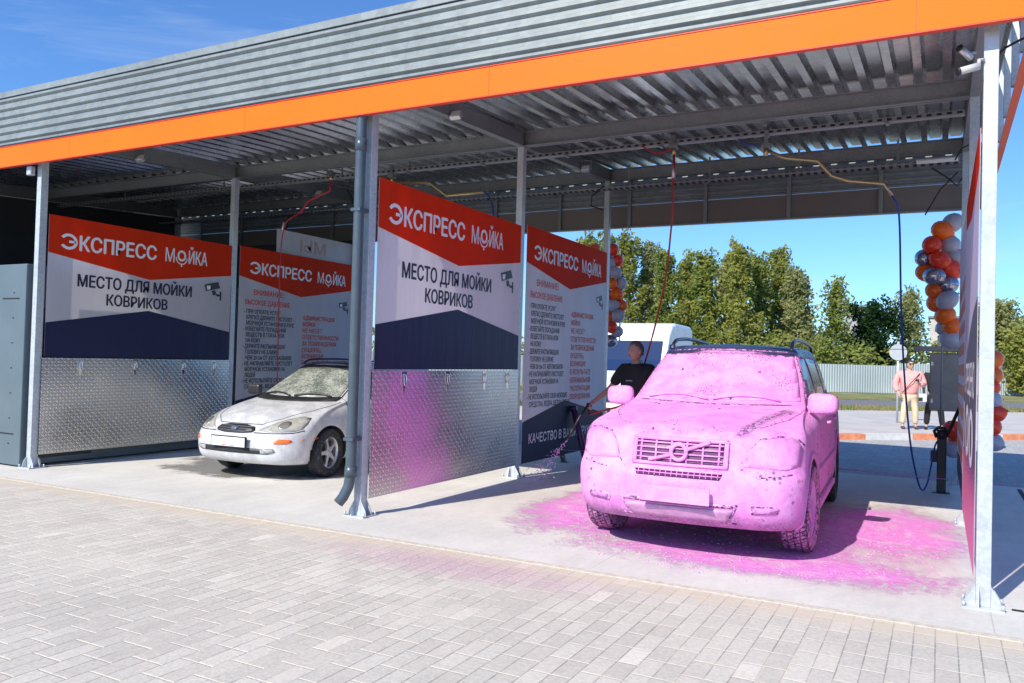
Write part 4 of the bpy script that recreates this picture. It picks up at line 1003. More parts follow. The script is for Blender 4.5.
for s in(-1,1):
    o=patch(bv2,[(s*.43,.335),(s*.56,.345),(s*.60,.37),(s*.57,.39),(s*.43,.39)],'F',.03,.010,.01,S2).build('fog_light',mat('fog_glass',(.4,.4,.4),.1,0,.2),fc)
    patch(bv2,[(s*.585,.455),(s*.70,.455),(s*.745,.48),(s*.73,.505),(s*.63,.51),(s*.585,.485)],'F',.03,.006,.01,S2).build('indicator',mat('indicator_orange',(.85,.16,.02),.25,0,.1),fc)
    HL=[(.335,.60),(.50,.585),(.73,.595),(.78,.62),(.785,.68),(.76,.745),(.68,.765),(.56,.73),(.44,.665)]
    hl=patch(bv2,[(s*a,c) for a,c in HL],'F',.03,.004,.012,S2).build('headlight',mat('headlight_glass',(.42,.41,.36),.08,.15,.25,14),fc)
    patch(bv2,[(s*(.60+.06*math.cos(a)),.665+.045*math.sin(a)) for a in [2*PI*k/14 for k in range(14)]],'F',.03,.007,.01,S2).build('headlight_bowl',mat('bowl_chrome',(.6,.58,.5),.12,.8,.1),hl)
    b=MB(); patch(bv2,line_poly([(s*a,c) for a,c in [(.30,.575),(.50,.572),(.73,.58),(.80,.605)]],.010),'F',.03,.003,.01,S2,b); b.build('lamp_seam',BSEAM,hl)
    for nm,poly in (('front_window',[(1.50,1.03),(2.36,1.05),(2.34,1.33),(2.06,1.31),(1.78,1.20)]),('rear_window',[(2.44,1.05),(3.3,1.07),(3.2,1.27),(2.42,1.33)])):
        patch(bv2,poly,'S',.06,.004,.01,S2,sgn=s).build(nm,mat('car_glass',(.03,.035,.04),.06,0,.1),fc)
    b=MB()
    for ln in ([(1.30,.98),(1.24,.7),(1.25,.3)],[(2.40,1.04),(2.40,.3)]): patch(bv2,line_poly(ln,.008),'S',.05,.0025,.01,S2,b,s)
    b.build('door_seam',BSEAM,fc)
    b=MB(); M=Matrix.Translation((s*.93*S2,1.42*S2,1.02*S2)); b.box((-.11,-.05,-.07),(.11,.05,.07),bev=.03,M=M); o=b.build('mirror',BLACK,fc)
    wheel(fc,s*.755*S2,.86*S2,.305*S2,.185*S2,s,TYW,SILVER,5,R(6),.64)
    wheel(fc,s*.745*S2,3.475*S2,.305*S2,.185*S2,s,TYW,SILVER,5,0,.64)
    pts=[(s*.54*S2,y*S2,z*S2) for y,z in ((1.98,1.39),(2.04,1.43),(2.2,1.455),(2.8,1.465),(3.4,1.44),(3.5,1.385))]
    b=MB(); b.tube(smoothpts(pts),.014,8); b.build('roof_rail',BLACK,fc)
    patch(bv2,line_poly([(s*.83,.50),(s*.80,.50)],.02),'F',.03,.003,.005,S2).build('side_marker',mat('indicator_orange',(.85,.16,.02),.25,0,.1),fc)
gl=N('frosted_wet_glass'); gp=gl.co(); g1=gl.noise(gl.map(gp,(1,1,.5)),40,5,.75); g2=gl.noise(gp,4,4,.6)
gl.set(gl.mix(gl.ss(gl.M('ADD',gl.M('MULTIPLY',g1,.6),gl.M('MULTIPLY',g2,.4)),.42,.62),(.10,.12,.10),(.42,.43,.38)),gl.lin(g1,.3,.7,.15,.5),0.0)
patch(bv2,[(-.63,.975),(.63,.975),(.58,1.18),(.50,1.345),(-.50,1.345),(-.58,1.18)],'F',.04,.005,.012,S2).build('windscreen',gl.m,fc)
b=MB()
for ln in ([(-.66,.95),(-.3,.94),(.3,.94),(.66,.95)],): patch(bv2,line_poly(ln,.05),'F',.03,.006,.01,S2,b)
for s in(-1,1): patch(bv2,line_poly([(s*.655,.97),(s*.60,1.18),(s*.52,1.36)],.012),'F',.03,.004,.01,S2,b)
patch(bv2,line_poly([(-.52,1.365),(.52,1.365)],.03),'F',.03,.005,.01,S2,b)
b.build('windscreen_trim',BLACK,fc)
patch(bv2,[(-.50,1.93),(.50,1.93),(.52,2.3),(.50,3.5),(-.50,3.5),(-.52,2.3)],'T',.08,.003,.01,S2).build('roof_panel',mat('dark_wet_roof',(.05,.055,.09),.15,.2,.2),fc)
for x0,x1 in ((-.55,-.02),(.05,.55)):
    b=MB(); pts=[]
    for k in range(9):
        x=x0+(x1-x0)*k/8; h=bv2.ray_cast(Vector((x*S2,-3,(.965+.03*math.sin(PI*k/8))*S2)),Vector((0,1,0)))
        if h[0]: pts.append(h[0]+h[1]*.02)
    b.tube(pts,.011,6); b.build('wiper',BLACK,fc)
b=MB()
for s in(-1,1): patch(bv2,line_poly([(s*.33,.19),(s*.50,.35),(s*.66,.70),(s*.715,1.0),(s*.72,1.2)],.008),'T',.05,.0025,.01,S2,b)
patch(bv2,line_poly([(-.33,.668),(.33,.668)],.006),'F',.04,.003,.01,S2,b)
b.build('bonnet_seam',BSEAM,fc)
b=MB(); b.box((-.55*S2,.4*S2,.17*S2),(.55*S2,3.9*S2,.24*S2)); b.build('underbody',DARKM,fc)
fc.location=(-7.76,7.22,0); fc.rotation_euler.z=R(3)
# ------------------------------------------------------------ people
def skin_mesh(name,chains,m,parent,sub=1,M=None):
    """chains: list of (points, radii); the first point of a chain may coincide with an existing joint"""
    bm=bmesh.new(); vs=[]; rad=[]; idx={}
    def vert(p,r):
        k=tuple(round(c,4) for c in p)
        if k in idx: return idx[k]
        v=bm.verts.new(p); idx[k]=len(vs); vs.append(v); rad.append(r); return idx[k]
    for pts,rs in chains:
        pr=None
        for p,r in zip(pts,rs):
            i=vert(p,r)
            if pr is not None and pr!=i:
                try: bm.edges.new((vs[pr],vs[i]))
                except ValueError: pass
            pr=i
    me=bpy.data.meshes.new(name); bm.verts.index_update(); bm.to_mesh(me); bm.free()
    o=bpy.data.objects.new(name,me); COL.objects.link(o)
    mo=o.modifiers.new('k','SKIN'); mo.use_smooth_shade=True
    if not me.skin_vertices: 
        bpy.context.view_layer.update()
    for i,r in enumerate(rad):
        rr=r if isinstance(r,tuple) else (r,r); me.skin_vertices[0].data[i].radius=rr
        me.skin_vertices[0].data[i].use_root=(i==0)
    m2=o.modifiers.new('s','SUBSURF'); m2.levels=m2.render_levels=sub
    bake(o); smooth(o); o.data.materials.clear(); o.data.materials.append(m); o.parent=parent
    return o
def hand(chains,w,d,side,up,s=1.0,curl=.4):
    """append palm and five fingers: w wrist, d direction, side = thumb side, up = back of the hand"""
    w=Vector(w); d=Vector(d).normalized(); side=Vector(side); side=(side-d*side.dot(d)).normalized(); up=d.cross(side)
    palm=w+d*.05*s; chains.append(([tuple(w),tuple(palm)],[.026*s,.030*s]))
    for k,(off,ln) in enumerate(((.027,.072),(.009,.080),(-.009,.074),(-.027,.058))):
        b=palm+d*.035*s+side*off*s; p=b; pts=[tuple(palm),tuple(b)]; a=0
        for j in range(3):
            a+=curl; dd=d*math.cos(a)-up*math.sin(a); p=p+dd*ln*s/3*(1.15-.12*j); pts.append(tuple(p))
        chains.append((pts,[.030*s,.0105*s,.0098*s,.0088*s,.0075*s]))
    b=w+d*.03*s+side*.028*s
    chains.append(([tuple(palm),tuple(b),tuple(b+(d*.6+side*.7)*.035*s),tuple(b+(d*.95+side*.7-up*.2)*.062*s)],[.03*s,.014*s,.011*s,.0085*s]))
def person(loc,rz,h,label,skin,top,trousers,hair,armL,armR,lean=0.0,head_turn=0.0,hairlen=.0,wide=1.0,shoe=None,stance=.10,sleeve=.55,long_top=0.0,curl=.5):
    """figure faces -Y in its own space. armL/armR: (elbow, wrist) points for a 1.8 m body"""
    t=thing('person',label,'person',loc,rz); s=h/1.8
    P=lambda x,y,z:(x*s,(y+lean*(z-.95))*s if z>.95 else y*s,z*s)
    W=wide
    ch=[]
    pel,wa,che,nk=P(0,0,.95),P(0,0,1.12),P(0,.0,1.32),P(0,.01,1.49)
    ch.append(([pel,wa,che,nk,P(0,-.005,1.58)],[(.11*s,.08*s),(.10*s,.075*s),(.115*s,.08*s),.070*s,.066*s]))
    arms=[]
    for sx,arm in((-1,armL),(1,armR)):
        sh=P(sx*.19*W,.01,1.43); el=tuple(Vector(arm[0])*s); wr=tuple(Vector(arm[1])*s)
        ch.append(([che,sh,el,wr],[.09*s,.052*s,.042*s,.028*s]))
        d=Vector(wr)-Vector(el); hc=[]; hand(ch,wr,d,(-sx*.6,-.8,.1),(0,0,1),s,curl); arms.append((sh,el,wr))
        hip=P(sx*.095,0,.90); kn=P(sx*(.1+stance*.3),-.02,.50); an=P(sx*(.1+stance*.5),.03,.09)
        ch.append(([pel,hip,kn,an,(an[0]+.0,an[1]-.13*s,.035*s)],[.12*s,.085*s,.056*s,.040*s,.032*s]))
    skin_mesh('body',ch,skin,t,1)
    # head as one shaped mesh with brow, nose, jaw and ears
    M=Matrix.Translation(P(0,-.02,1.66))@Matrix.Rotation(head_turn,4,'Z')@Matrix.Scale(s,4)
    b=MB(); q=bmesh.ops.create_uvsphere(b.bm,u_segments=24,v_segments=18,radius=1)
    for v in b.bm.verts:
        x,y,z=v.co; f=max(0,-y)
        X=x*.078*(1-.24*max(0,-z)); Y=y*.098*(1-.10*max(0,-z)); Z=z*.122
        if y<0:
            nose=math.exp(-(x/.17)**2)*math.exp(-((z+.16)/.22)**2); Y-=.024*nose
            eye=sum(math.exp(-((x-e)/.17)**2) for e in(-.4,.4))*math.exp(-((z-.02)/.12)**2); Y+=.010*eye
            Y-=.006*math.exp(-((z-.2)/.1)**2)*f; mouth=math.exp(-(x/.3)**2)*math.exp(-((z+.50)/.05)**2); Y+=.004*mouth; Y-=.008*math.exp(-(x/.3)**2)*math.exp(-((z+.8)/.15)**2)
        v.co=Vector((X,Y,Z))
    for sx in(-1,1): b.ball((sx*.080,.008,-.01),.028,.35,.7,1.1,1)
    for f in b.bm.faces: f.smooth=True
    bmesh.ops.transform(b.bm,matrix=M,verts=b.bm.verts[:]); hd=b.build('head',skin,t)
    b=MB()
    for sx in(-1,1): b.ball((sx*.031,-.083,.004),.010,1.3,.5,.75,1,M)
    b.build('eyes',mat('eye_dark',(.05,.04,.035),.2,0,.1),hd)
    b=MB(); b.ball((0,-.094,-.060),.014,1.6,.35,.35,1,M); b.build('mouth',mat('lip',(.38,.13,.11),.5,0,.1),hd)
    if hair:
        b=MB(); q=bmesh.ops.create_uvsphere(b.bm,u_segments=20,v_segments=14,radius=1)
        dl=[v for v in b.bm.verts if (v.co.z<.12+(.55*max(0,-v.co.y)) - hairlen*(v.co.y>-.1)*6 and not(v.co.y>.1 and v.co.z>-.45-hairlen*3))]
        bmesh.ops.delete(b.bm,geom=dl,context='VERTS')
        for v in b.bm.verts:
            x,y,z=v.co; v.co=Vector((x*.084,y*.104+.003,z*.128+.004))
        for f in b.bm.faces: f.smooth=True
        bmesh.ops.transform(b.bm,matrix=M,verts=b.bm.verts[:]); ho=b.build('hair',hair,t)
        mo=ho.modifiers.new('s','SOLIDIFY'); mo.thickness=.008*s; mo.offset=0; bake(ho)
    if top:
        tc=[([P(0,0,.90-long_top),P(0,0,1.12),P(0,.0,1.32),P(0,.01,1.475)],[(.175*s*W,.14*s*W),(.170*s*W,.138*s*W),(.19*s*W,.145*s*W),.10*s])]
        for sh,el,wr in arms:
            e=tuple(Vector(sh).lerp(Vector(el),min(1,sleeve/.6)))
            pts=[P(0,0,1.32),sh,e]; rs=[.16*s,.090*s,.075*s]
            if sleeve>.6: pts=[P(0,0,1.32),sh,el,tuple(Vector(el).lerp(Vector(wr),.85))]; rs=[.16*s,.095*s,.085*s,.075*s]
            tc.append((pts,rs))
        skin_mesh('shirt',tc,top,t,1)
    if trousers:
        tc=[([P(0,0,.97),P(0,0,.88)],[(.150*s*W,.12*s*W),.13*s])]
        for sx in(-1,1):
            tc.append(([P(0,0,.88),P(sx*.095,0,.80),P(sx*(.1+stance*.3),-.02,.50),P(sx*(.1+stance*.5),.03,.12)],[.13*s,.105*s,.085*s,.075*s]))
        skin_mesh('trousers',tc,trousers,t,1)
    b=MB()
    for sx in(-1,1):
        x,y,z=P(sx*(.1+stance*.5),.03,.04); b.ball((x,y-.07*s,.042*s),.052*s,.9,2.6,.78,2)
    b.build('shoes',shoe or BLACK,t); return t
TEE=mat('black_cotton',(.018,.016,.018),.85,0,.2); PANTK=mat('black_trousers',(.015,.015,.018),.8,0,.2); HAIRD=mat('dark_hair',(.035,.025,.02),.6,0,.3,30); HAIRS=mat('cropped_hair',(.10,.075,.06),.8,0,.2,30)
# man with the lance: faces the car, right arm reaches down to the gun
mp=Vector((-3.47,9.98,0))
man=person(mp,R(-18),1.88,'man in a black T-shirt spraying pink foam beside the pink car',SKIN,TEE,PANTK,HAIRS,((-.36,-.06,1.18),(-.42,-.30,1.02)),((.30,.10,1.18),(.24,-.12,1.05)),.0,R(-18),0,1.12,None,.14,.50,0,.75)
b=MB(); 
for i,(x,w) in enumerate(((-.035,.03),(.0,.028),(.035,.03))): b.box((x-w/2,-.150,1.345),(x+w/2,-.146,1.36))
b.build('chest_print',mat('grey_print',(.35,.35,.36),.6,0,.05),man)
mt=Matrix.Translation(mp)@Matrix.Rotation(R(-18),4,'Z'); hw_=mt@(Vector((-.44,-.36,.97))*(1.88/1.8))
t=thing('spray_lance','black foam lance held by the man in the black T-shirt','spray lance',hw_)
b=MB(); b.box((-.02,-.06,-.02),(.02,.05,.035),bev=.008); b.box((-.015,.0,-.12),(.015,.03,-.02),bev=.006); b.build('gun_body',BLACK,t)
b=MB(); b.tube([(0,-.05,.01),(-.07,-.16,-.16),(-.13,-.24,-.32)],.014,10); b.tube([(-.11,-.215,-.27),(-.16,-.27,-.40)],.024,10); b.build('lance_tube',BLACK,t)
# hose from his shoulder to the gun
q=[aty(637,388,10.0),mt@Vector((-.05,-.18,1.05)),mt@Vector((-.35,-.22,.95)),hw_+Vector((0,.03,-.12))]
t=thing('hose_end','red hose running down across the black T-shirt to the foam lance','hose',q[0]); b=MB(); b.tube(smoothpts([p-q[0] for p in q]),.012,8); b.build('hose_run',REDH,t)
# foam mist in front of the lance: fine droplets
mi=MB(); rnd=random.Random(3); o0=hw_+Vector((-.16,-.28,-.42))
for i in range(260):
    f=rnd.random()**.7; c=Vector((-.30*f+rnd.gauss(0,.09*f),-.45*f+rnd.gauss(0,.09*f),-.55*f+rnd.gauss(0,.08*f))); r=.0035+.005*rnd.random()
    q_=bmesh.ops.create_icosphere(mi.bm,subdivisions=1,radius=r); bmesh.ops.translate(mi.bm,vec=c,verts=q_['verts'])
mo_=mi.build('foam_droplets',mat('pink_droplets',(.82,.42,.74),.4,0,.1),None,o0); tag(mo_,'fine pink foam droplets spraying from the lance onto the bonnet side','foam spray',None,'stuff')
# raised foam clumps on the slab round the pink car
fcl=MB(); rnd=random.Random(11)
for i in range(1500):
    a=rnd.uniform(0,2*PI); q=rnd.random()**.5; x=-1.7+1.75*q*math.cos(a)+rnd.gauss(0,.1); y=7.9+1.75*q*math.sin(a)+rnd.gauss(0,.1)
    if -2.7<x<-1.1 and y>6.7 and rnd.random()<.7: continue
    r=rnd.uniform(.003,.010); q_=bmesh.ops.create_icosphere(fcl.bm,subdivisions=1,radius=r); bmesh.ops.transform(fcl.bm,matrix=Matrix.Translation((x,y,r*.15))@Matrix.Diagonal((rnd.uniform(.8,1.8),rnd.uniform(.8,1.8),.5,1)),verts=q_['verts'])
for f in fcl.bm.faces: f.smooth=True
tag(fcl.build('foam_clumps',FO2),'small raised clumps of pink foam scattered on the slab round the pink car','foam',None,'stuff')
# bystander behind the banner edge
bp=aty(613,400,22.0); person((bp.x,bp.y,.0),R(25),1.62,'bystander in a grey patterned shirt and pale shorts behind the man in black',SKIN,mat('grey_print_shirt',(.30,.31,.30),.8,0,.8,30),mat('pale_shorts',(.62,.60,.55),.8,0,.1),HAIRD,((-.30,.02,1.18),(-.25,-.15,1.0)),((.30,.02,1.18),(.28,-.15,.98)))
# woman in pink
wp=atz(909,429,.1)
w=person(wp,R(18),1.74,'woman in a loose pink blouse, sunglasses and cream trousers looking at her phone',SKIN2,mat('pink_blouse',(.85,.38,.35),.75,0,.12,8),mat('cream_trousers',(.68,.55,.38),.8,0,.1),HAIRD,((-.36,.02,1.14),(-.30,-.10,.92)),((.34,-.05,1.14),(.12,-.34,1.20)),0,R(15),.06,1.42,mat('sandals',(.10,.07,.05),.6,0,.1),.12,.75,.10)
b=MB(); 
for sx in(-1,1): b.ball((sx*.034,-.125,1.635),.026,1.1,.35,.8,2)
b.box((-.07,-.122,1.634),(.07,-.118,1.640)); b.build('sunglasses',BLACK,w)
b=MB(); b.box((.02,-.40,1.17),(.10,-.385,1.26)); b.build('mobile_phone',BLACK,w)
b=MB(); b.tube([(.20,-.10,1.40),(.0,-.22,1.2),(-.2,-.14,.92)],.010,6); b.build('bag_strap',RUB,w)
t=thing('handbag','small black and white shoulder bag at the hip of the woman in pink','bag',wp+Vector((.30,-.18,.70))); b=MB(); b.box((-.09,-.05,0),(.09,.05,.20),bev=.02); b.build('bag_body',mat('white_bag',(.7,.7,.7),.5,0,.08),t); b=MB(); b.box((-.095,-.056,.02),(.0,-.051,.11)); b.build('bag_flap',BLACK,t)
# person behind the cabinet
cp=atz(934,430,.1); person(cp,R(-10),1.72,'person in wide black trousers mostly hidden behind the steel cabinet',SKIN2,TEE,PANTK,HAIRD,((-.28,.02,1.18),(-.22,-.15,.95)),((.28,.02,1.18),(.2,-.15,.95)),0,0,0,1.1,None,.18,.55)

# ------------------------------------------------------------ balloons
BC={'o':mat('orange_balloon',(.90,.15,.01),.2,0,.05),'r':mat('red_balloon',(.85,.05,.015),.16,0,.05),'g':mat('grey_balloon',(.42,.40,.48),.18,0,.05),'m':mat('metallic_balloon',(.40,.38,.44),.16,.85,.05)}
def garland(Y,lst,label,rad,X0):
    c=aty(lst[0][0],lst[0][1],Y); t=thing('balloon_garland',label,'balloons',(X0,Y+.15,0),0,'balloon garlands')
    zt=max(aty(a,b_,Y).z for a,b_,*_ in lst); zl=min(aty(a,b_,Y).z for a,b_,*_ in lst)
    b=MB(); b.tube([(0,0,zl),(0,0,zt)],.012,6); b.build('garland_cord',GALV,t)
    rnd=random.Random(5)
    for k,(a,b_,c_,*e) in enumerate(lst):
        y=Y+(e[0] if e else rnd.uniform(-.10,.10)); p=aty(a,b_,y)-t.location
        r=rad*rnd.uniform(.94,1.08)*(e[1] if len(e)>1 else 1); q=MB(); 
        ax=Vector((rnd.uniform(-1,1),rnd.uniform(-1,.4),rnd.uniform(-.6,.6))).normalized(); M=Matrix.Translation(p)@ax.to_track_quat('Z','Y').to_matrix().to_4x4()
        q.lathe([(0,r*1.1),(r*.35,r*1.04),(r*.68,r*.80),(r*.92,r*.40),(r,.0),(r*.93,-r*.42),(r*.72,-r*.82),(r*.40,-r*1.12),(r*.12,-r*1.26),(.012,-r*1.30),(.02,-r*1.37),(0,-r*1.36)],seg=20,M=M)
        q.build('balloon',BC[c_],t)
    return t
K=2.627
RG=[(322,60,'g',.12),(295,80,'o'),(315,118,'g',.1),(268,118,'r'),(290,158,'r',-.1),(247,153,'m'),(318,183,'r',.05),(325,150,'g',.15),(252,190,'o',.1),(275,200,'m',-.1),(312,222,'m',0),(275,238,'o'),(280,270,'o',.1),(307,264,'g',-.08),(303,303,'o',0),(320,330,'o',.05),(305,335,'g',.15),(318,365,'g',.1),(325,605,'r'),(323,655,'g'),(334,640,'o',.15)]
garland(13.35,[(830+a/K,200+b/K,*r) for a,b,*r in RG],'balloon garland of orange red and grey balloons beside the rightmost rear post',.135,.02)
RG2=[(432,420,'o'),(434,460,'o'),(427,492,'r'),(431,525,'g'),(426,540,'o',.1),(438,562,'r'),(425,597,'r'),(430,635,'g')]
garland(13.35,[(828.5+a/K,200+b/K,*r) for a,b,*r in RG2],'short stretch of balloons showing right of the foremost right post',.13,.42)
K=2.845
LG=[(98,84,'o',.1),(150,84,'r',-.05),(163,116,'r'),(143,122,'g',0),(158,150,'g'),(135,150,'o',.1),(148,181,'o',-.05),(172,182,'g',.1),(130,188,'g',.1),(162,212,'o'),(136,215,'r',.12),(148,243,'g',-.05),(175,243,'o',.1),(165,273,'g'),(138,275,'o',.1),(146,305,'r',-.08),(163,318,'g',.05),(143,344,'m')]
garland(13.3,[(560+a/K,220+b/K,*r) for a,b,*r in LG],'balloon garland of orange red and grey balloons behind the purple-tinted rules banner',.108,-5.0)

# ------------------------------------------------------------ posts, cabinet, sign
v0=atz(941,493)
t=thing('vacuum_post','black hose post with a gun holder near the rightmost partition','hose post',v0)
b=MB(); b.box((-.10,-.08,0),(.10,.08,.012)); b.box((-.055,-.05,.012),(.055,.05,.74),bev=.01); b.build('post_body',BLACK,t)
b=MB(); b.tube([(-.06,0,.72),(-.09,0,.80),(-.04,0,.85),(.03,0,.84),(.05,0,.76)],.022,10); b.tube([(0,0,.70),(0,0,.82)],.06,12); b.build('hose_holder',BLACK,t)
b=MB(); b.tube([(.03,.0,.70),(.10,.05,.86),(.20,.12,1.12)],.022,8); b.build('holstered_gun',BLACK,t)
b=MB(); b.box((-.13,-.06,.40),(-.056,.06,.55),bev=.01); b.build('side_box',BLACK,t)
v1=atz(963,484)
t=thing('gun_stand','slim dark stand behind the hose post at the rightmost partition','stand',v1); b=MB(); b.box((-.08,-.06,0),(.08,.06,.01)); b.box((-.02,-.02,.01),(.02,.02,.75)); b.build('stand_pole',BLACK,t); b=MB(); b.box((-.05,-.03,.75),(.05,.03,.80)); b.build('cradle',BLACK,t)
v2=atz(587,466)
t=thing('leaning_post','dark post with a round cap leaning beside the pink car, splashed with foam','post',v2)
a_=aty(574,409,v2.y)-v2; b=MB(); b.tube([(0,0,0),tuple(a_)],.05,12); b.build('pole',mat('purple_black_post',(.07,.015,.075),.4,0,.5,12),t); b=MB(); b.tube([tuple(a_+Vector((-.11,0,-.01))),tuple(a_+Vector((.05,0,.02)))],.042,12); b.build('cap',BLACK,t)
v3=atz(562,462)
t=thing('floor_stand','short black slanted stand on the slab under the purple-tinted rules banner','stand',v3); b=MB(); b.bar((.04,0,0),(-.05,0,.22),.07,.06); b.build('foot_leg',BLACK,t); b=MB(); b.box((-.02,-.05,0),(.10,.05,.01)); b.build('foot_plate',BLACK,t)
# cabinet on the right
c0=aty(949,412,14.2); 
t=thing('steel_cabinet','brushed steel wall cabinet under a grey canopy board behind the rightmost partition','cabinet',(c0.x,14.2,0))
z0=aty(943,411,14.2).z; z1=aty(943,353,14.2).z; hw=.275
b=MB(); b.box((-hw,0,z0),(hw,.35,z1),bev=.008); b.build('cabinet_body',STAIN,t)
b=MB(); b.box((-hw+.012,-.012,z0+.015),(hw-.012,-.002,z1-.02)); d=b.build('door',STAIN,t); b=MB(); b.box((-hw+.02,-.03,z0+.12),(-hw+.05,-.0125,z0+.18)); b.box((-hw+.02,-.03,z1-.2),(-hw+.05,-.0125,z1-.14)); b.build('hinge',SILVER,d)
b=MB(); b.box((hw-.02,.05,0),(hw+.08,.2,z1)); b.build('support_post',GALV,t)
b=MB(); b.box((-.50,-.10,z1+.03),(.6,.5,z1+.10)); b.build('canopy_board',mat('canopy_board_grey',(.35,.32,.28),.7,0,.1,4),t)
# round sign seen from behind
s0=atz(897,423,.09); sz=aty(898,352,s0.y).z
t=thing('road_sign','round road sign seen from its grey back, behind the woman in pink','road sign',s0)
b=MB(); b.tube([(0,0,0),(0,0,sz+.2)],.03,10); b.build('sign_pole',POST,t); b=MB(); b.tube([(0,-.04,sz-.1),(0,-.055,sz-.1)],.225,36); b.build('sign_disc',mat('sign_back',(.42,.45,.47),.45,.1,.05),t); b=MB(); b.box((-.22,-.065,sz-.02),(.22,-.056,sz+.0)); b.build('sign_rib',GALV,t)

# ------------------------------------------------------------ van
t=thing('van','high white delivery van with dark blue windscreen behind the man in black','van',(-7.55,20.3,0))
VW=mat('van_white',(.80,.80,.82),.3,0,.04,2); 
b=MB(); b.smooth=False
prof=[(.0,.35),(0,.95),(.12,1.12),(.85,1.32),(1.10,1.62),(1.42,2.35),(1.75,2.62),(2.2,2.72),(4.0,2.71),(4.3,2.60),(4.45,1.9),(4.5,.35)]
b.prism(prof,-1.0,1.0,'YZ'); es=[e for e in b.bm.edges if abs(e.verts[0].co.x-e.verts[1].co.x)<.01]
bmesh.ops.bevel(b.bm,geom=es,offset=.09,segments=3,affect='EDGES',profile=.6)
o=b.build('van_body',VW,t)
GB=mat('van_windscreen',(.012,.035,.11),.6,0,.1,.5,0,.12)
b=MB(); b.prism([(.845,1.345),(1.095,1.635),(1.33,2.18),(1.315,2.19),(1.07,1.645),(.82,1.36)],-.84,.84,'YZ'); b.build('windscreen',GB,t)
for s in(-1,1):
    b=MB(); b.prism([(1.2,1.40),(2.1,1.40),(2.1,2.10),(1.45,2.10)],s*1.002,s*1.010,'YZ'); b.build('side_window',GB,t)
    b=MB(); b.box((s*1.08,.98,1.45),(s*1.28,1.08,1.85),bev=.03); o=b.build('mirror',BLACK,t); b=MB(); b.box((s*1.0,1.04,1.5),(s*1.1,1.10,1.54)); b.build('mirror_arm',BLACK,t)
    b=MB(); b.box((s*.62,-.02,.78),(s*.92,.02,.98),bev=.015); b.build('headlight',mat('fog_glass',(.4,.4,.4),.1,0,.2),t)
    for y in(.95,3.7): wheel(t,s*.9,y,.34,.22,s,TYW,SILVER,6)
    b=MB()
    b.prism([(2.2,1.0),(4.4,1.0),(4.4,1.02),(2.2,1.02)],s*1.001,s*1.006,'YZ'); b.build('side_moulding',BLACK,t)
text_obj('side_lettering',[('ДОСТАВКА',2.35,4.1,1.62,.28,.03,0,1.004)],mat('van_green_print',(.38,.55,.48),.5,0,.05),t,FX)
b=MB(); b.box((-.7,-.03,.5),(.7,.0,.72),bev=.01); b.build('grille',BLACK,t)
t.rotation_euler.z=R(3)

# ------------------------------------------------------------ fence, building, trees
fpts=[rp(a,27.2) for a in range(-44,60,4)]
fh=[]
WAVE=mat('fence_panel_grey',(.44,.50,.50),.5,.05,.10,.4)
def fence_h(i): return 1.86 if i<12 else 2.12
t=thing('fence','long pale grey corrugated sheet fence running beyond the road','fence',rp(0,27.2))
rows=MB(); o0=Vector(rp(0,27.2)); n=0
a=-60.0; k=0
while a<76:
    h=1.78 if a<19 else 1.95+max(0,a-24)*.045; seg=6.0; b=MB()
    u=a
    va=[];
    while u<a+seg-1e-6:
        for du,dn in((0,0),(.06,0),(.08,.03),(.14,.03),(.16,0)):
            p=Vector(rp(u+du,27.2+dn))-o0; va.append((b.bm.verts.new((p.x,p.y,.08)),b.bm.verts.new((p.x,p.y,h))))
        u+=.18
    for q,r in zip(va,va[1:]): b.bm.faces.new((q[0],r[0],r[1],q[1]))
    b.build('fence_panel',WAVE,t,norm=False)
    p=Vector(rp(a,27.35))-o0; b=MB(); b.box((p.x-.04,p.y-.04,0),(p.x+.04,p.y+.04,h-.05)); b.build('fence_post',GALV,t)
    a+=seg; k+=1
def building(px0,px1,ytop,D,label,col):
    p0=aty(px0,ytop,D); p1=aty(px1,ytop,D); H=max(p0.z,p1.z); w=abs(p1.x-p0.x)
    t=thing('apartment_building',label,'building',((p0.x+p1.x)/2,D,0))
    b=MB(); b.box((-w/2,0,0),(w/2,14,H)); b.build('wall',col,t)
    b=MB(); b.box((-w/2-.3,-.3,H+.002),(w/2+.3,14.3,H+.35)); b.build('roof',mat('roof_grey',(.2,.2,.2),.8,0,.1),t)
    fl=int(H/2.9)
    for i in range(fl):
        z=H-1.0-2.9*i; x=-w/2+1.2
        while x<w/2-1.5 and z>1.5:
            b=MB(); b.box((x,-.03,z-1.3),(x+1.5,-.01,z)); b.build('window',mat('far_glass',(.06,.08,.10),.15,0,.2),t); x+=2.7
    return t
building(846,872,307,150,'grey apartment block showing between the tall trees and the round dark green tree',mat('panel_wall',(.36,.37,.38),.85,0,.1,.3))
building(930,960,318,165,'pale apartment block beside the right balloon garland behind the poplar',mat('panel_wall_light',(.48,.46,.42),.85,0,.1,.3))
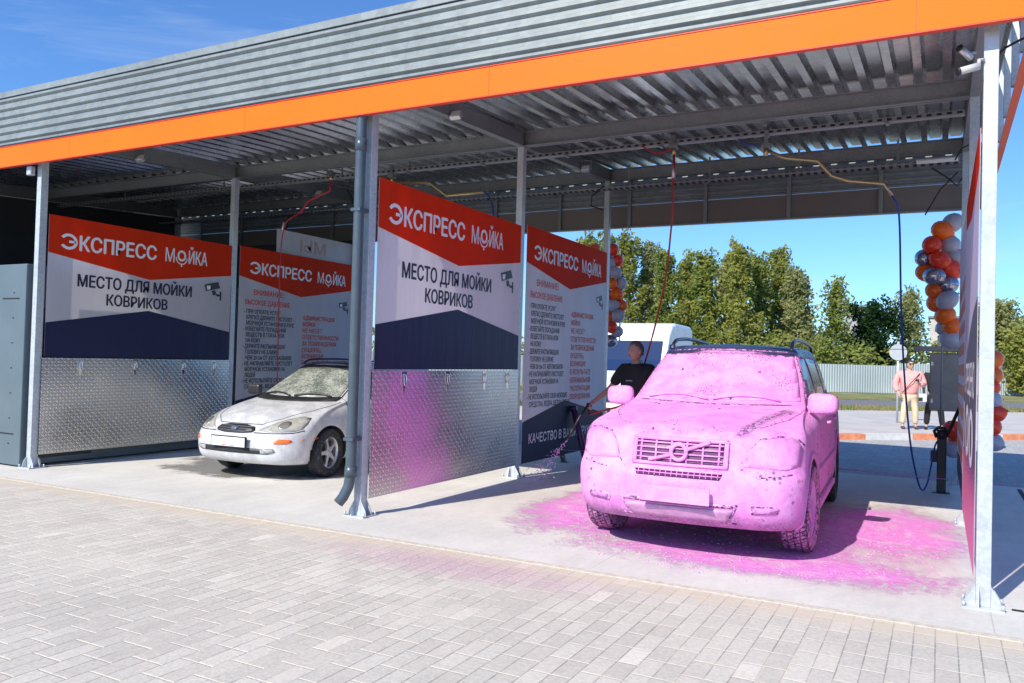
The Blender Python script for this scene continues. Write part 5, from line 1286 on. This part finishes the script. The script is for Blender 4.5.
def tree(px,top,D,wpx,kind,label,cat='tree',seed=0,low=.12,nl=2600,shape='birch'):
    p=aty(px,380,D); zt=aty(px,top,D).z; rnd=random.Random(seed+px)
    depth=(Vector((p.x,p.y,0))).dot(Vector((-.469,.883,0))); Wd=wpx/F*depth
    t=thing('tree',label,cat,(p.x,p.y,0),0,'trees beyond the fence')
    b=MB(); tr=.13+zt*.009
    lean=rnd.uniform(-.3,.3)
    trunk=[(0,0,0),(lean*.2,0,zt*.3),(lean*.6,.1,zt*.6),(lean,.1,zt*.93)]
    b.tube(trunk,[tr,tr*.75,tr*.45,tr*.12],8)
    tips=[]
    nb=26 if shape=='birch' else 20
    for i in range(nb):
        f=low+(.93-low)*(i+.5)/nb; z=f*zt
        if shape=='birch': r=Wd/2*(.16+.95*min(1,(1-f)*1.35)**.8*(.55+.45*min(1,f*4)))*rnd.uniform(.55,1.12)
        else: r=Wd/2*math.sqrt(max(.1,1-((f-.55)/.52)**2))*rnd.uniform(.75,1.1)
        a=i*2.4+rnd.uniform(-.4,.4); z1=z+r*(.75 if shape=='birch' else .35)
        q=(lean*f+math.cos(a)*r,math.sin(a)*r,min(z1,zt*.97)); b.tube([(lean*f,.1*f,z),(lean*f+math.cos(a)*r*.5,math.sin(a)*r*.5,(z+q[2])/2+.1),q],[tr*.22,tr*.15,.015],4,cap=False)
        tips.append((Vector((lean*f,.1*f,z)),Vector(q),r))
    tips.append((Vector((lean,.1,zt*.8)),Vector((lean,.1,zt*1.0)),Wd*.12))
    b.build('trunk',BARK,t)
    c=MB(); cl=[]
    for a_,q,r in tips:
        for k in range(5): 
            f=rnd.uniform(.35,1.05); c0=a_.lerp(q,f)+Vector((rnd.gauss(0,.22),rnd.gauss(0,.22),rnd.gauss(0,.25))); cl.append((c0,rnd.uniform(.35,.75)*(1 if shape=='birch' else 1.25)))
    per=max(8,nl//len(cl)); verts=[];faces=[]
    for c0,s in cl:
        for k in range(per):
            d=Vector((rnd.gauss(0,1),rnd.gauss(0,1),rnd.gauss(0,1.25))).normalized()*s*rnd.random()**.4
            pc=c0+d; 
            if pc.z<.3: continue
            u=Vector((rnd.gauss(0,1),rnd.gauss(0,1),rnd.gauss(0,1))).normalized(); v=u.orthogonal().normalized(); ls=rnd.uniform(.10,.20)
            n=len(verts); verts+=[pc-u*ls,pc+v*ls*.55,pc+u*ls,pc-v*ls*.55]; faces.append((n,n+1,n+2,n+3))
    c.bm.free(); me=bpy.data.meshes.new('crown'); me.from_pydata([tuple(v) for v in verts],[],faces); me.materials.append(LEAVES[kind])
    o=bpy.data.objects.new('crown',me); COL.objects.link(o); o.parent=t
    return t
ORD=['leftmost','second','third','fourth','fifth','sixth','seventh','eighth','ninth','tenth','eleventh','twelfth']
tl=[(583,236,60,26,0),(604,234,63,26,1),(627,233,62,28,0),(647,244,64,24,3),(664,249,60,24,1),(686,258,66,24,0),(704,252,61,24,1),(722,262,66,26,3),(739,243,60,30,0),(760,254,63,26,1),(778,251,66,26,0),(800,268,62,28,3)]
for i,(px,tp,D,w,k) in enumerate(tl): tree(px,tp,D,w*1.28,k,'olive green birch in the tall row beyond the fence, %s counted from the left'%ORD[i],seed=i,nl=5600,low=.06)
tree(832,283,62,32,1,'slender open-crowned birch at the right end of the tall row, left of the grey block',seed=20,nl=2600)
tree(818,345,58,40,1,'low dark bush in front of the birches just above the fence','bush',21,.0,1800,'round')
tree(779,340,56,44,0,'low olive bush above the roof of the pink car','bush',22,.0,1800,'round')
tree(872,306,66,50,2,'round dark green tree left of the blue hose',seed=23,low=.05,nl=6500,shape='round')
tree(866,352,56,22,1,'small light green bush under the round dark green tree','bush',24,.0,900,'round')
tree(908,292,70,36,3,'pale olive poplar right of the blue hose, behind the road sign',seed=25,nl=3000)
tree(938,345,70,26,1,'small yellowish bush beside the steel cabinet','bush',26,.0,900,'round')
tree(1000,304,62,40,3,'grey-olive willow-like tree right of the foremost post',seed=27,low=.05,nl=6500,shape='round')
tree(1026,330,60,30,0,'small tree at the right edge of the photo',seed=28,low=.05,nl=3000,shape='round')
tree(965,330,66,40,3,'tree half hidden behind the rightmost partition',seed=29,low=.05,nl=2500,shape='round')
# undergrowth between the trunks
ug=[]; rnd=random.Random(9); verts=[];faces=[]
for i in range(16000):
    a=rnd.uniform(-36,44); n=rnd.uniform(30,44); p=Vector(rp(a,n)); z=abs(rnd.gauss(0,1.1))*(1.0+.7*math.sin(a*.7)); pc=Vector((p.x,p.y,.05+min(z,3.0)))
    u=Vector((rnd.gauss(0,1),rnd.gauss(0,1),rnd.gauss(0,1))).normalized(); v=u.orthogonal().normalized(); ls=rnd.uniform(.12,.26)
    k=len(verts); verts+=[pc-u*ls,pc+v*ls*.6,pc+u*ls,pc-v*ls*.6]; faces.append((k,k+1,k+2,k+3))
me=bpy.data.meshes.new('undergrowth'); me.from_pydata([tuple(v) for v in verts],[],faces); me.materials.append(LEAVES[1]); o=bpy.data.objects.new('undergrowth',me); COL.objects.link(o); tag(o,'tangled green undergrowth below the trees beyond the fence','undergrowth',None,'stuff')
# grass tufts on the verges
verts=[];faces=[]
for i in range(15000):
    far=rnd.random()<.5; a=rnd.uniform(-14,16); n=rnd.uniform(8.95,11.3) if not far else rnd.uniform(22,27.0); p=Vector(rp(a,n)); h=rnd.uniform(.06,.22)*(1.8 if far and n>25.5 else 1)
    d=rnd.uniform(0,6.28); w=.02; dx=Vector((math.cos(d)*w,math.sin(d)*w,0)); k=len(verts); z0=.06
    verts+=[p+dx+Vector((0,0,z0)),p-dx+Vector((0,0,z0)),p+Vector((rnd.gauss(0,.05),rnd.gauss(0,.05),z0+h))]; faces.append((k,k+1,k+2))
me=bpy.data.meshes.new('grass'); me.from_pydata([tuple(v) for v in verts],[],faces); me.materials.append(m_grass('grass_blades',(.30,.25,.10),(.12,.16,.03))); o=bpy.data.objects.new('grass',me); COL.objects.link(o); tag(o,'dry and green grass blades on the road verges','grass',None,'stuff')

# ------------------------------------------------------------ light
W=bpy.data.worlds.new('World'); sc.world=W; W.use_nodes=True; nt=W.node_tree; bg=nt.nodes['Background']
sky=nt.nodes.new('ShaderNodeTexSky'); sky.sky_type='NISHITA'; sky.sun_disc=False
to_sun=Vector((-.30,-1.13,1.0)).normalized()
sky.sun_elevation=math.asin(to_sun.z); sky.sun_rotation=SUNROT; sky.altitude=100; sky.air_density=1.0; sky.dust_density=.4; sky.ozone_density=2.2
tn=nt.nodes.new('ShaderNodeMix'); tn.data_type='RGBA'; tn.blend_type='MULTIPLY'; tn.inputs[0].default_value=1; tn.inputs[7].default_value=(.60,.94,1.38,1); nt.links.new(sky.outputs[0],tn.inputs[6]); 
tc=nt.nodes.new('ShaderNodeTexCoord'); mp_=nt.nodes.new('ShaderNodeMapping'); mp_.inputs['Scale'].default_value=(1.2,1.2,6.0); mp_.inputs['Location'].default_value=(.35,.1,.2); cn=nt.nodes.new('ShaderNodeTexNoise'); cn.inputs['Scale'].default_value=2.2; cn.inputs['Detail'].default_value=7; cn.inputs['Roughness'].default_value=.62; cn.inputs['Distortion'].default_value=.8
cr=nt.nodes.new('ShaderNodeMapRange'); cr.inputs[1].default_value=.55; cr.inputs[2].default_value=.85; cr.inputs[4].default_value=.35
cm=nt.nodes.new('ShaderNodeMix'); cm.data_type='RGBA'; cm.inputs[7].default_value=(5.5,6.2,7.0,1)
nt.links.new(tc.outputs['Generated'],mp_.inputs[0]); nt.links.new(mp_.outputs[0],cn.inputs['Vector']); nt.links.new(cn.outputs['Fac'],cr.inputs[0]); nt.links.new(cr.outputs[0],cm.inputs[0]); nt.links.new(tn.outputs[2],cm.inputs[6]); nt.links.new(cm.outputs[2],bg.inputs[0]); bg.inputs[1].default_value=.12
sd=bpy.data.lights.new('sun','SUN'); sd.energy=4.8; sd.angle=R(.53); sd.color=(1,.93,.81); so=bpy.data.objects.new('sun',sd); COL.objects.link(so)
so.rotation_euler=to_sun.to_track_quat('Z','Y').to_euler(); so.location=(0,0,30)
sc.view_settings.view_transform='Standard'; sc.view_settings.look='None'; sc.view_settings.gamma=1; sc.view_settings.exposure=.30
sc.render.engine='CYCLES'; sc.cycles.max_bounces=8; sc.cycles.diffuse_bounces=4

# put every thing's empty at the foot of its own geometry
bpy.context.view_layer.update()
def desc(o):
    r=[]
    for c in kids(o): r.append(c); r+=desc(c)
    return r
for t in [o for o in bpy.data.objects if o.type=='EMPTY' and o.parent is None]:
    ds=[d for d in desc(t) if d.type=='MESH']; ps=[]
    for d in ds:
        for c in d.bound_box: ps.append(d.matrix_world@Vector(c))
    if not ps: continue
    lo=Vector([min(p[i] for p in ps) for i in range(3)]); hi=Vector([max(p[i] for p in ps) for i in range(3)])
    nl=Vector(((lo.x+hi.x)/2,(lo.y+hi.y)/2,lo.z)); dl=Matrix.Rotation(-t.rotation_euler.z,4,'Z')@(t.location-nl)
    for c in kids(t): c.location+=dl
    t.location=nl
